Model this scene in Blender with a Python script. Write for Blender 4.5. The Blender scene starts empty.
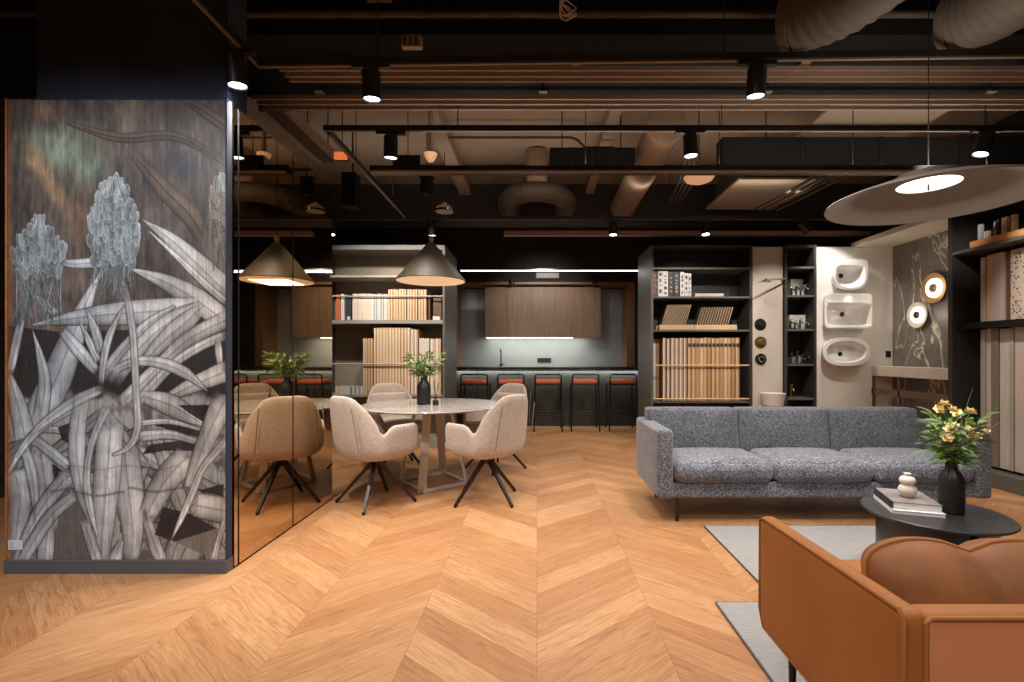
import bpy, bmesh, math, random
import numpy as np
from mathutils import Vector, Matrix, Euler

random.seed(7)
rng = np.random.default_rng(11)
SC = bpy.context.scene
COL = SC.collection
F, CX, CY, H = 480.0, 537.0, 355.0, 1.2      # focal length in pixels, principal point, eye height
PI = math.pi

def P(x, y, d):
    """world point at depth d seen at photo position (x, y)"""
    return Vector(((x - CX) * d / F, d, H + (CY - y) * d / F))
def PX(x, d): return (x - CX) * d / F
def PZ(y, d): return H + (CY - y) * d / F

# ------------------------------------------------------------------ materials
def s2l(c):
    return tuple(((v / 255) / 12.92 if v / 255 <= .04045 else ((v / 255 + .055) / 1.055) ** 2.4) for v in c)

class NT:
    def __init__(self, name):
        self.m = bpy.data.materials.new(name); self.m.use_nodes = True
        self.t = self.m.node_tree; self.n = self.t.nodes; self.l = self.t.links
        self.p = self.n.get('Principled BSDF')
    def node(self, typ, **kw):
        o = self.n.new(typ)
        for k, v in kw.items(): setattr(o, k, v)
        return o
    def link(self, a, b): self.l.new(a, b)
    def math(self, op, a, b=None, c=None):
        o = self.node('ShaderNodeMath', operation=op)
        for i, v in enumerate((a, b, c)):
            if v is None: continue
            if isinstance(v, (int, float)): o.inputs[i].default_value = v
            else: self.link(v, o.inputs[i])
        return o.outputs[0]
    def ramp(self, fac, stops):
        o = self.node('ShaderNodeValToRGB')
        e = o.color_ramp.elements
        while len(e) < len(stops): e.new(.5)
        for i, (pos, c) in enumerate(stops):
            e[i].position = pos; e[i].color = (*c, 1)
        self.link(fac, o.inputs[0]); return o.outputs[0]
    def noise(self, scale, detail=4, rough=.6, vec=None, dist=0):
        o = self.node('ShaderNodeTexNoise')
        o.inputs['Scale'].default_value = scale; o.inputs['Detail'].default_value = detail
        o.inputs['Roughness'].default_value = rough; o.inputs['Distortion'].default_value = dist
        if vec is not None: self.link(vec, o.inputs['Vector'])
        return o.outputs['Fac']
    def objco(self, scale=(1, 1, 1), out='Object'):
        tc = self.node('ShaderNodeTexCoord'); mp = self.node('ShaderNodeMapping')
        mp.inputs['Scale'].default_value = scale
        self.link(tc.outputs[out], mp.inputs['Vector']); return mp.outputs[0]
    def bump(self, h, strength=.3, dist=.01):
        o = self.node('ShaderNodeBump'); o.inputs['Strength'].default_value = strength
        o.inputs['Distance'].default_value = dist
        self.link(h, o.inputs['Height']); self.link(o.outputs[0], self.p.inputs['Normal'])

def mat(name, rgb, rough=.5, metal=0, var=.0, scale=8, spec=.5, emit=0, stretch=(1, 1, 1), bump=0, coat=0, emit_rgb=None, detail=4):
    k = NT(name); c = s2l(rgb)
    k.p.inputs['Roughness'].default_value = rough; k.p.inputs['Metallic'].default_value = metal
    k.p.inputs['Specular IOR Level'].default_value = spec
    k.p.inputs['Coat Weight'].default_value = coat
    f = k.noise(scale, detail, .6, k.objco(stretch))
    lo = tuple(v * (1 - var) for v in c); hi = tuple(min(1, v * (1 + var)) for v in c)
    k.link(k.ramp(f, [(.3, lo), (.7, hi)]), k.p.inputs['Base Color'])
    if emit:
        k.p.inputs['Emission Color'].default_value = (*(s2l(emit_rgb) if emit_rgb else c), 1)
        k.p.inputs['Emission Strength'].default_value = emit
    if bump: k.bump(f, bump, .01)
    return k.m

def floor_material():
    k = NT('chevron_oak')
    W, SL, PITCH = .53, .83, .185
    tc = k.node('ShaderNodeTexCoord'); sx = k.node('ShaderNodeSeparateXYZ')
    k.link(tc.outputs['Object'], sx.inputs[0]); X, Y = sx.outputs[0], sx.outputs[1]
    u = k.math('DIVIDE', X, W); colid = k.math('FLOOR', u)
    pp = k.math('PINGPONG', u, 1.0)
    yy = k.math('SUBTRACT', Y, k.math('MULTIPLY', pp, SL * W))
    v = k.math('DIVIDE', yy, PITCH); row = k.math('FLOOR', v)
    cv = k.node('ShaderNodeCombineXYZ'); k.link(colid, cv.inputs[0]); k.link(row, cv.inputs[1])
    wn = k.node('ShaderNodeTexWhiteNoise', noise_dimensions='2D'); k.link(cv.outputs[0], wn.inputs['Vector'])
    r = wn.outputs['Value']
    # grain runs along each plank
    gv = k.node('ShaderNodeCombineXYZ')
    k.link(k.math('ADD', k.math('MULTIPLY', u, .9), k.math('MULTIPLY', r, 37)), gv.inputs[0])
    k.link(k.math('MULTIPLY', v, 2.2), gv.inputs[1]); k.link(k.math('MULTIPLY', r, 91), gv.inputs[2])
    g1 = k.noise(2.0, 8, .72, gv.outputs[0], 2.2)
    gv2 = k.node('ShaderNodeCombineXYZ')
    k.link(k.math('MULTIPLY', u, 2.0), gv2.inputs[0]); k.link(k.math('MULTIPLY', v, 14), gv2.inputs[1]); k.link(k.math('MULTIPLY', r, 53), gv2.inputs[2])
    g2 = k.noise(3.0, 5, .7, gv2.outputs[0], .3)
    base = k.ramp(r, [(0, s2l((177, 127, 84))), (.35, s2l((186, 138, 95))), (.7, s2l((193, 146, 102))), (1, s2l((203, 158, 114)))])
    grain = k.ramp(g1, [(.30, s2l((190, 168, 150))), (.48, s2l((234, 226, 218))), (.68, s2l((255, 255, 255)))])
    fine = k.ramp(g2, [(.3, s2l((222, 210, 198))), (.65, (1, 1, 1))])
    def mul(a, b):
        m = k.node('ShaderNodeMix', data_type='RGBA', blend_type='MULTIPLY'); m.inputs[0].default_value = 1
        k.link(a, m.inputs[6]); k.link(b, m.inputs[7]); return m.outputs[2]
    c = mul(mul(base, grain), fine)
    fv = k.math('FRACT', v); ev = k.math('MINIMUM', fv, k.math('SUBTRACT', 1.0, fv))
    fu = k.math('FRACT', u); eu = k.math('MINIMUM', fu, k.math('SUBTRACT', 1.0, fu))
    gap = k.math('MULTIPLY', k.math('MINIMUM', k.math('MULTIPLY', ev, PITCH * .77), k.math('MULTIPLY', eu, W)), 1000)
    c = mul(c, k.ramp(k.math('DIVIDE', gap, 3.0), [(0, s2l((214, 194, 176))), (.9, (1, 1, 1))]))
    k.link(c, k.p.inputs['Base Color'])
    k.link(k.math('ADD', .34, k.math('MULTIPLY', g1, .18)), k.p.inputs['Roughness'])
    k.p.inputs['Specular IOR Level'].default_value = .35
    k.bump(g2, .06, .003)
    return k.m

def tweed(name, dark, mid, light, sc=170):
    k = NT(name)
    a = k.noise(sc, 2, .7, k.objco((1, 1, .55))); b = k.noise(sc * .9, 2, .7, k.objco((.4, .4, 1.3)))
    n = k.noise(5, 3, .6, k.objco())
    s = k.math('ADD', k.math('MULTIPLY', k.math('ADD', a, b), .5), k.math('MULTIPLY', k.math('SUBTRACT', n, .5), .12))
    k.link(k.ramp(s, [(.38, s2l(dark)), (.5, s2l(mid)), (.62, s2l(light))]), k.p.inputs['Base Color'])
    k.p.inputs['Roughness'].default_value = .95; k.p.inputs['Specular IOR Level'].default_value = .15
    k.p.inputs['Sheen Weight'].default_value = .25
    k.bump(s, .5, .004); return k.m

def wood(name, rgb, rgb2, axis='Z', rough=.5, sc=6):
    k = NT(name)
    st = {'Z': (6, 6, .35), 'X': (.35, 6, 6), 'Y': (6, .35, 6)}[axis]
    f = k.noise(sc, 6, .65, k.objco(st), .6)
    k.link(k.ramp(f, [(.3, s2l(rgb2)), (.65, s2l(rgb))]), k.p.inputs['Base Color'])
    k.p.inputs['Roughness'].default_value = rough; return k.m

def marble_dark():
    k = NT('dark_marble'); co = k.objco((1, 1, .5))
    n = k.noise(1.5, 4, .5, co, .9)
    v = k.math('ABSOLUTE', k.math('SUBTRACT', n, .5))
    n2 = k.noise(5, 5, .7, co, 2); v2 = k.math('ABSOLUTE', k.math('SUBTRACT', n2, .52))
    vein = k.math('MAXIMUM', k.math('SUBTRACT', 1, k.math('MULTIPLY', v, 100)), k.math('MULTIPLY', k.math('SUBTRACT', 1, k.math('MULTIPLY', v2, 70)), .18))
    vein = k.math('MAXIMUM', vein, 0)
    cloud = k.ramp(k.noise(2.5, 6, .7, co), [(.3, s2l((84, 77, 70))), (.7, s2l((120, 112, 104)))])
    mx = k.node('ShaderNodeMix', data_type='RGBA'); k.link(vein, mx.inputs[0]); k.link(cloud, mx.inputs[6]); mx.inputs[7].default_value = (*s2l((205, 195, 180)), 1)
    k.link(mx.outputs[2], k.p.inputs['Base Color']); k.p.inputs['Roughness'].default_value = .35
    return k.m

def terrazzo():
    k = NT('terrazzo_board'); vo = k.node('ShaderNodeTexVoronoi'); vo.inputs['Scale'].default_value = 34
    k.link(k.objco(), vo.inputs['Vector'])
    k.link(k.ramp(vo.outputs['Distance'], [(.28, s2l((70, 48, 40))), (.34, s2l((196, 178, 164)))]), k.p.inputs['Base Color'])
    k.p.inputs['Roughness'].default_value = .5; return k.m

def mirror_mat():
    k = NT('bronze_mirror'); f = k.noise(1.2, 2, .5, k.objco())
    k.link(k.ramp(f, [(.3, (.58, .445, .29)), (.7, (.61, .47, .31))]), k.p.inputs['Base Color'])
    k.p.inputs['Metallic'].default_value = 1; k.p.inputs['Roughness'].default_value = .015
    return k.m

def mural_mat():
    k = NT('printed_mural'); a = k.node('ShaderNodeAttribute'); a.attribute_name = 'Col'
    k.link(a.outputs['Color'], k.p.inputs['Base Color'])
    n = k.noise(60, 2, .5, k.objco())
    k.link(k.math('ADD', .36, k.math('MULTIPLY', n, .1)), k.p.inputs['Roughness'])
    k.p.inputs['Specular IOR Level'].default_value = .35; return k.m

def tabletop_mat():
    k = NT('pale_ceramic_top'); n = k.noise(3, 6, .7, k.objco(), 1.5)
    k.link(k.ramp(n, [(.35, s2l((158, 152, 146))), (.65, s2l((186, 180, 174)))]), k.p.inputs['Base Color'])
    k.p.inputs['Roughness'].default_value = .10; return k.m

M = {}
def mk():
    M['floor'] = floor_material()
    M['slab'] = mat('raw_concrete_ceiling', (124, 108, 92), .9, var=.18, scale=1.3)
    M['black'] = mat('matt_black', (20, 19, 19), .85, var=.15, scale=5, spec=.15)
    M['blackmetal'] = mat('black_metal', (26, 24, 23), .42, var=.15, scale=9, metal=.2)
    M['leg_metal'] = mat('dark_bronze_metal', (46, 40, 37), .38, metal=.55, var=.12)
    M['dark_wall'] = mat('dark_wall_paint', (40, 36, 34), .85, var=.12, scale=2)
    M['navy'] = mat('navy_paint', (30, 38, 56), .8, var=.12, scale=3)
    M['gunmetal'] = mat('dark_laminate', (84, 80, 75), .5, var=.08, scale=4)
    M['gunmetal_dk'] = mat('charcoal_laminate', (46, 44, 44), .55, var=.08, scale=4)
    M['shelf_back'] = mat('taupe_shelf_back', (134, 122, 104), .6, var=.06, scale=3)
    M['shelf_grey'] = mat('grey_shelf_board', (142, 136, 128), .5, var=.05, scale=3)
    M['shelf_navy'] = mat('dark_shelf_back', (44, 46, 52), .6, var=.08, scale=3)
    M['profile'] = mat('beige_steel_profile', (140, 116, 98), .55, var=.08, scale=6)
    M['duct'] = mat('brown_duct_wrap', (112, 88, 68), .75, var=.15, scale=7, bump=.2)
    M['duct_dk'] = mat('dark_flex_duct', (62, 52, 43), .8, var=.2, scale=9, bump=.3)
    M['lens'] = mat('lit_lens', (235, 238, 250), .4, emit=14, emit_rgb=(228, 234, 255))
    M['lens_dim'] = mat('lit_small_lens', (240, 236, 230), .4, emit=9, emit_rgb=(255, 246, 235))
    M['led'] = mat('led_diffuser', (245, 240, 235), .5, emit=5, emit_rgb=(255, 244, 236))
    M['led_green'] = mat('under_counter_led', (225, 240, 230), .5, emit=1.2, emit_rgb=(225, 245, 232))
    M['kled'] = mat('cabinet_led', (245, 245, 235), .5, emit=7, emit_rgb=(250, 255, 238))
    M['exit'] = mat('orange_sign_glow', (240, 130, 80), .5, emit=.7, emit_rgb=(245, 120, 70))
    M['mirror'] = mirror_mat()
    M['mural'] = mural_mat()
    M['slab_edge'] = mat('slab_edge_grey', (120, 126, 136), .5, var=.06)
    M['plinth'] = mat('slate_plinth', (78, 78, 84), .55, var=.08, stretch=(.4, 1, 8))
    M['rust'] = mat('rusty_edge', (150, 84, 40), .7, var=.3, scale=12)
    M['sticker'] = mat('pale_sticker', (196, 210, 226), .5, var=.03)
    M['sticker_ink'] = mat('sticker_print', (120, 136, 160), .5, var=.03)
    M['chair'] = tweed('beige_boucle', (158, 142, 130), (178, 162, 150), (194, 180, 168), 150)
    M['chair_seam'] = mat('seam_thread', (120, 104, 94), .9, var=.05)
    M['table_metal'] = mat('sand_powder_coat', (196, 180, 162), .5, var=.04)
    M['tabletop'] = tabletop_mat()
    M['vase'] = mat('matt_black_ceramic', (24, 24, 24), .45, var=.2, scale=20)
    M['lamp'] = mat('taupe_lamp_shade', (76, 66, 53), .55, var=.05)
    M['lamp_in'] = mat('lamp_inside', (236, 206, 170), .6, emit=.55, emit_rgb=(240, 196, 150))
    M['brass'] = mat('brushed_brass', (196, 150, 96), .35, metal=.8, var=.05)
    M['oak'] = wood('oak_cabinet', (158, 126, 96), (132, 102, 76), 'Z')
    M['oak_trim'] = mat('oak_trim', (140, 106, 74), .5, var=.1, stretch=(5, 5, .5))
    M['splash'] = mat('concrete_splashback', (150, 150, 150), .35, var=.08, scale=2.5)
    M['counter_blk'] = mat('dark_counter', (36, 36, 36), .3, var=.1)
    M['bar_front'] = mat('charcoal_bar_front', (48, 44, 41), .45, var=.12, scale=2, stretch=(2, 1, .6))
    M['stool_seat'] = mat('rust_leather', (196, 92, 52), .5, var=.06)
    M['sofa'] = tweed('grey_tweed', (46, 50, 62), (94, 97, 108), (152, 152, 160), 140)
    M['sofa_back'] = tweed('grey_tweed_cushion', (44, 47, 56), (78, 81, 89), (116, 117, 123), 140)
    M['rug'] = mat('pale_grey_rug', (140, 137, 136), .95, var=.10, scale=14, spec=.1, bump=.3, stretch=(1, 6, 1))
    M['rug_edge'] = mat('rug_binding', (92, 86, 82), .95, var=.15, scale=60)
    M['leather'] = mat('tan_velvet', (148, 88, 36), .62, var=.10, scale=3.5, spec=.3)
    M['leather_back_lit'] = mat('tan_velvet_back_lit', (198, 128, 86), .66, var=.05, scale=5, spec=.3)  # lit copy of the tan velvet, brightness put into the colour
    M['leather_dk'] = mat('brown_cushion_velvet', (124, 72, 36), .62, var=.30, scale=7, spec=.3)
    for n in ('leather', 'leather_back_lit', 'leather_dk'):
        p = M[n].node_tree.nodes['Principled BSDF']; p.inputs['Sheen Weight'].default_value = .2; p.inputs['Sheen Tint'].default_value = (*s2l((220, 160, 110)), 1)
    M['coffee'] = mat('black_lacquer_steel', (36, 36, 38), .32, var=.1, scale=12)
    M['book_white'] = mat('white_paper', (226, 222, 222), .6, var=.03)
    M['book_cover'] = mat('printed_cover', (118, 108, 108), .45, var=.45, scale=9)
    M['book_dark'] = mat('dark_spine', (52, 46, 46), .5, var=.2, scale=20)
    M['cream'] = mat('cream_ceramic', (214, 202, 190), .5, var=.06, scale=20)
    M['white_ceramic'] = mat('white_sanitary_ceramic', (240, 238, 236), .14, var=.01, coat=.3)
    M['panel_cream'] = mat('cream_wall_panel', (226, 220, 211), .55, var=.05, scale=3)
    M['panel_beige'] = mat('beige_wall_panel', (188, 177, 166), .55, var=.10, scale=3, stretch=(1, 1, .4))
    M['soffit'] = mat('cream_soffit', (200, 188, 172), .6, var=.04)
    M['marble'] = marble_dark()
    M['vanity'] = mat('beige_vanity_stone', (208, 194, 178), .4, var=.06)
    M['bronze'] = mat('bronze_frame', (112, 90, 70), .45, metal=.35, var=.1)
    M['chrome'] = mat('chrome', (200, 200, 202), .15, metal=1, var=.03)
    M['gold'] = mat('antique_gold', (150, 116, 66), .35, metal=.8, var=.12, scale=20)
    M['glowring'] = mat('lamp_ring_glow', (255, 246, 232), .5, emit=1.9, emit_rgb=(255, 240, 220))
    M['pend'] = mat('large_shade_taupe', (118, 111, 104), .6, var=.05)
    M['pend_in'] = mat('pendant_diffuser', (255, 248, 238), .5, emit=4.0, emit_rgb=(255, 246, 232))
    M['cord'] = mat('black_cord', (20, 20, 20), .6)
    M['leaf'] = mat('green_leaf', (84, 112, 44), .5, var=.45, scale=20)
    M['leaf2'] = mat('olive_leaf', (96, 112, 44), .5, var=.4, scale=20)
    M['petal'] = mat('yellow_petal', (240, 222, 164), .55, var=.14, scale=26)
    M['petal_core'] = mat('orange_throat', (228, 186, 108), .6, var=.2, scale=30)
    M['grass'] = mat('grass_blade', (104, 106, 78), .6, var=.2)
    M['wirewhite'] = mat('pale_metal', (176, 166, 152), .5, var=.05)
    M['dome'] = mat('peach_diffuser', (226, 184, 146), .5, emit=.35, emit_rgb=(236, 180, 136))
    M['cassette'] = mat('grey_ceiling_unit', (138, 122, 104), .6, var=.06)
    M['alder'] = wood('pale_wood_rack', (216, 182, 138), (196, 160, 116), 'X')
    SB = [(206, 174, 136), (188, 150, 108), (216, 190, 158), (168, 128, 88), (198, 164, 128), (222, 202, 176), (178, 142, 104), (150, 112, 76)]
    for i, c in enumerate(SB): M['board%d' % i] = mat('sample_board_%d' % i, c, .55, var=.10, scale=5, stretch=(8, 2, .5))
    M['board_or'] = mat('orange_board', (196, 98, 52), .5, var=.08)
    M['board_bl'] = mat('midnight_board', (44, 48, 62), .5, var=.08)
    M['board_gr'] = mat('grey_board', (150, 152, 158), .5, var=.08)
    M['board_wh'] = mat('white_board', (214, 208, 198), .5, var=.05)
    M['board_dk'] = mat('walnut_board', (92, 66, 50), .5, var=.15)
    M['tile_a'] = mat('rose_beige_tile', (182, 166, 155), .5, var=.10, stretch=(5, 5, .4))
    M['tile_b'] = mat('ash_tile', (156, 146, 136), .5, var=.12, stretch=(5, 5, .4))
    M['tile_c'] = mat('olive_grey_tile', (112, 102, 88), .5, var=.12, stretch=(5, 5, .4))
    M['tile_d'] = mat('pale_grey_tile', (178, 170, 162), .5, var=.12, stretch=(5, 5, .4))
    M['terrazzo'] = terrazzo()
    M['chip_edge'] = mat('chip_sample', (222, 196, 166), .5, var=.12, scale=30)
    M['red_book'] = mat('crimson_cover', (128, 44, 46), .5, var=.1)
    M['swatch_bl'] = mat('blue_swatch', (110, 128, 160), .5, var=.2, scale=30)
    M['orange_wood'] = wood('orange_wood_tray', (206, 150, 92), (186, 126, 70), 'Y')
mk()

# ------------------------------------------------------------------ mesh helpers
class MB:
    def __init__(self): self.bm = bmesh.new()
    def face(self, vs):
        try: return self.bm.faces.new(vs)
        except ValueError: return None
    def box(self, x0, x1, y0, y1, z0, z1, mtx=None):
        v = [self.bm.verts.new((x, y, z)) for z in (z0, z1) for y in (y0, y1) for x in (x0, x1)]
        for f in ((0, 2, 3, 1), (4, 5, 7, 6), (0, 1, 5, 4), (2, 6, 7, 3), (0, 4, 6, 2), (1, 3, 7, 5)): self.face([v[i] for i in f])
        if mtx is not None:
            for q in v: q.co = mtx @ q.co
        return self
    def cbox(self, c, s, rot=None):
        m = Matrix.Translation(Vector(c)) @ (rot.to_4x4() if rot is not None else Matrix())
        return self.box(-s[0] / 2, s[0] / 2, -s[1] / 2, s[1] / 2, -s[2] / 2, s[2] / 2, m)
    def prism(self, pts, a, b, plane='XZ'):
        """polygon pts in a plane, extruded from a to b along the third axis"""
        def co(p, t):
            return {'XZ': (p[0], t, p[1]), 'YZ': (t, p[0], p[1]), 'XY': (p[0], p[1], t)}[plane]
        A = [self.bm.verts.new(co(p, a)) for p in pts]; B = [self.bm.verts.new(co(p, b)) for p in pts]
        self.face(A); self.face(B[::-1]); n = len(pts)
        for i in range(n): self.face([A[i], B[i], B[(i + 1) % n], A[(i + 1) % n]])
        return self
    def cone(self, p0, p1, r0, r1, n=16, cap=True, sq=False):
        p0, p1 = Vector(p0), Vector(p1); d = (p1 - p0).normalized()
        q = d.to_track_quat('Z', 'Y'); rings = []
        for p, r in ((p0, r0), (p1, r1)):
            off = PI / 4 if sq else 0
            rings.append([self.bm.verts.new(p + q @ Vector((r * math.cos(2 * PI * i / n + off), r * math.sin(2 * PI * i / n + off), 0))) for i in range(n)])
        for i in range(n): self.face([rings[0][i], rings[0][(i + 1) % n], rings[1][(i + 1) % n], rings[1][i]])
        if cap: self.face(rings[0][::-1]); self.face(rings[1])
        return self
    def cyl(self, p0, p1, r, n=16): return self.cone(p0, p1, r, r, n)
    def lathe(self, prof, n=32, c=(0, 0, 0), mtx=None, closed=False):
        c = Vector(c); rings = []
        for r, z in prof:
            if r < 1e-5: rings.append([self.bm.verts.new((0, 0, z))])
            else: rings.append([self.bm.verts.new((r * math.cos(2 * PI * i / n), r * math.sin(2 * PI * i / n), z)) for i in range(n)])
        if closed: rings.append(rings[0])
        for a, b in zip(rings, rings[1:]):
            for i in range(n):
                j = (i + 1) % n
                if len(a) == 1 and len(b) == 1: continue
                if len(a) == 1: self.face([a[0], b[j], b[i]])
                elif len(b) == 1: self.face([a[i], a[j], b[0]])
                else: self.face([a[i], a[j], b[j], b[i]])
        m = Matrix.Translation(c) @ (mtx.to_4x4() if mtx is not None else Matrix())
        for ring in set(map(tuple, rings)):
            for q in ring: q.co = m @ q.co
        return self
    def tube(self, pts, r, n=8, closed=False, cap=True):
        pts = [Vector(p) for p in pts]; k = len(pts); rings = []; up = None
        for i, p in enumerate(pts):
            if closed: t = pts[(i + 1) % k] - pts[i - 1]
            else: t = pts[min(i + 1, k - 1)] - pts[max(i - 1, 0)]
            t.normalize()
            if up is None:
                up = Vector((0, 0, 1)) if abs(t.z) < .9 else Vector((0, 1, 0))
            u = (up - t * up.dot(t)).normalized(); up = u; w = t.cross(u)
            rr = r[i] if isinstance(r, (list, tuple)) else r
            rings.append([self.bm.verts.new(p + (u * math.cos(2 * PI * j / n) + w * math.sin(2 * PI * j / n)) * rr) for j in range(n)])
        prs = list(zip(rings, rings[1:])) + ([(rings[-1], rings[0])] if closed else [])
        for a, b in prs:
            for j in range(n): self.face([a[j], a[(j + 1) % n], b[(j + 1) % n], b[j]])
        if cap and not closed: self.face(rings[0][::-1]); self.face(rings[-1])
        return self
    def rbox(self, c, s, r=.03, puff=(0, 0, 0), n=8, fn=None):
        """rounded soft box; puff pushes each pair of faces outwards in their middle"""
        c = Vector(c); h = Vector(s) / 2
        def axis(hh):
            rr = min(r, hh * .98); inner = [-hh + rr + (2 * hh - 2 * rr) * i / n for i in range(n + 1)]
            e = [-hh + rr * (1 - math.cos(PI / 2 * k / 4)) for k in range(4)]
            return [-hh] + [x for x in e[1:]] + inner + [-x for x in e[1:]][::-1] + [hh]
        ax = [axis(h.x), axis(h.y), axis(h.z)]; vmap = {}
        def V(i, j, k):
            key = (i, j, k)
            if key in vmap: return vmap[key]
            p = Vector((ax[0][i], ax[1][j], ax[2][k]))
            ra = [min(r, h[a] * .98) for a in range(3)]
            inn = Vector([max(-h[a] + ra[a], min(h[a] - ra[a], p[a])) for a in range(3)])
            e = Vector([(p[a] - inn[a]) / ra[a] for a in range(3)])
            if e.length > 1e-9: e.normalize()
            q = inn + Vector([e[a] * ra[a] for a in range(3)])
            t = Vector((p.x / h.x, p.y / h.y, p.z / h.z))
            for a in range(3):
                b1, b2 = (a + 1) % 3, (a + 2) % 3
                q[a] += puff[a] * t[a] * max(0, 1 - t[b1] ** 2) ** .7 * max(0, 1 - t[b2] ** 2) ** .7
            if fn: q = fn(q)
            vmap[key] = self.bm.verts.new(c + q); return vmap[key]
        N = [len(a) - 1 for a in ax]
        for a in range(3):
            b1, b2 = (a + 1) % 3, (a + 2) % 3
            for side in (0, N[a]):
                for i in range(N[b1]):
                    for j in range(N[b2]):
                        ids = []
                        for di, dj in ((0, 0), (1, 0), (1, 1), (0, 1)):
                            t = [0, 0, 0]; t[a] = side; t[b1] = i + di; t[b2] = j + dj; ids.append(V(*t))
                        self.face(ids if side else ids[::-1])
        return self
    def build(self, name, m, parent=None, world=True, smooth=False, bevel=0, sub=0, solid=0, angle=40):
        bmesh.ops.remove_doubles(self.bm, verts=self.bm.verts, dist=1e-6)
        bmesh.ops.recalc_face_normals(self.bm, faces=self.bm.faces)
        me = bpy.data.meshes.new(name); self.bm.to_mesh(me); self.bm.free()
        me.materials.append(M[m] if isinstance(m, str) else m)
        o = bpy.data.objects.new(name, me); COL.objects.link(o)
        if smooth:
            for p in me.polygons: p.use_smooth = True
            if angle < 180: me.set_sharp_from_angle(angle=math.radians(angle))
        if parent is not None:
            o.parent = parent
            if world: me.transform(Matrix.Translation(-wloc(parent)))
        elif world and len(me.vertices):
            co = np.empty(len(me.vertices) * 3); me.vertices.foreach_get('co', co); co = co.reshape(-1, 3)
            lo, hi = co.min(0), co.max(0); b = Vector(((lo[0] + hi[0]) / 2, (lo[1] + hi[1]) / 2, lo[2]))
            me.transform(Matrix.Translation(-b)); o.location = b
        if solid:
            md = o.modifiers.new('solid', 'SOLIDIFY'); md.thickness = solid; md.offset = -1
        if bevel:
            md = o.modifiers.new('edge', 'BEVEL'); md.width = bevel; md.segments = 2; md.limit_method = 'ANGLE'
        if sub:
            md = o.modifiers.new('sub', 'SUBSURF'); md.levels = sub; md.render_levels = sub
        return o

def wloc(o):
    v = Vector((0, 0, 0))
    while o is not None: v += o.location; o = o.parent
    return v
def tag(o, label=None, cat=None, group=None, kind=None):
    for k, v in (('label', label), ('category', cat), ('group', group), ('kind', kind or ('thing' if cat else None))):
        if v: o[k] = v
    return o
def thing(name, label, cat, loc=(0, 0, 0), rz=0, group=None):
    o = bpy.data.objects.new(name, None); COL.objects.link(o); o.empty_display_size = .1
    o.location = loc; o.rotation_euler = (0, 0, rz)
    return tag(o, label, cat, group)
def struct(o): o['kind'] = 'structure'; return o
KIDS = {}
def copy_tree(o, loc=None, rz=None, label=None, parent=None):
    c = o.copy(); COL.objects.link(c)
    if parent is not None: c.parent = parent
    if loc is not None: c.location = loc
    if rz is not None: c.rotation_euler = (0, 0, rz)
    if label: c['label'] = label
    for ch in list(o.children): copy_tree(ch, parent=c)
    return c
def bez(p, n=12):
    p = [Vector(q) for q in p]; out = []
    for i in range(n + 1):
        t = i / n; q = list(p)
        while len(q) > 1: q = [a.lerp(b, t) for a, b in zip(q, q[1:])]
        out.append(q[0])
    return out
def lamp(kind, loc, energy, color=(1, .86, .7), to=None, size=.05, angle=70, blend=.6, name=None, sx=None, sy=None):
    d = bpy.data.lights.new(name or 'lamp_light', kind); d.energy = energy; d.color = color
    if kind == 'SPOT': d.spot_size = math.radians(angle); d.spot_blend = blend; d.shadow_soft_size = size
    elif kind == 'POINT': d.shadow_soft_size = size
    elif kind == 'AREA':
        d.shape = 'RECTANGLE'; d.size = sx; d.size_y = sy
    o = bpy.data.objects.new(name or 'lamp_light', d); COL.objects.link(o); o.location = loc
    v = (Vector(to) - Vector(loc)) if to is not None else Vector((0, 0, -1))
    o.rotation_euler = v.to_track_quat('-Z', 'Y').to_euler()
    return o
# ------------------------------------------------------------------ room shell
SLABZ = 3.55
XR = 4.62
struct(MB().box(-6, 6, -4, 10, -.1, 0).build('floor', 'floor', world=False))
def wall(name, m, *b): return struct(MB().box(*b).build(name, m))
struct(MB().box(-6, 6, -4, 10, SLABZ, SLABZ + .1).build('ceiling', 'slab'))
wall('wall_left', 'dark_wall', -4.6, -4.5, -4, 10, 0, SLABZ)
wall('wall_right', 'dark_wall', XR + .02, XR + .12, -4, 10, 0, SLABZ)
wall('wall_rear', 'dark_wall', -4.5, XR + .02, -4, -3.9, 0, SLABZ)
wall('wall_back', 'dark_wall', -4.5, XR + .02, 9.4, 9.5, 0, SLABZ)
wall('wall_corner', 'dark_wall', 2.62, XR + .02, 6.62, 6.72, 0, 2.7)
wall('wall_side', 'dark_wall', -4.5, -2.86, 6.4, 6.5, 0, 2.7)

# wide concrete ribs under the slab
ribs = [(-.98, .075, 3.40), (.72, .055, 3.42)]
for i, (x, w, z) in enumerate(ribs):
    struct(MB().box(x - w, x + w, 3.721, 6.599, z, SLABZ - .001).build('beam_%d' % (i + 1), 'slab'))
struct(MB().box(-4.4, XR, 3.0, 3.72, 3.2, SLABZ - .001).build('beam_3', 'black'))
for i, (x, w, z) in enumerate(ribs): struct(MB().box(x - w, x + w, -3.8, 2.999, z, SLABZ - .001).build('beam_%d' % (i + 5), 'slab'))
struct(MB().box(-4.4, XR, 6.6, 6.9, 3.05, SLABZ - .001).build('beam_4', 'dark_wall'))

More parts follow.
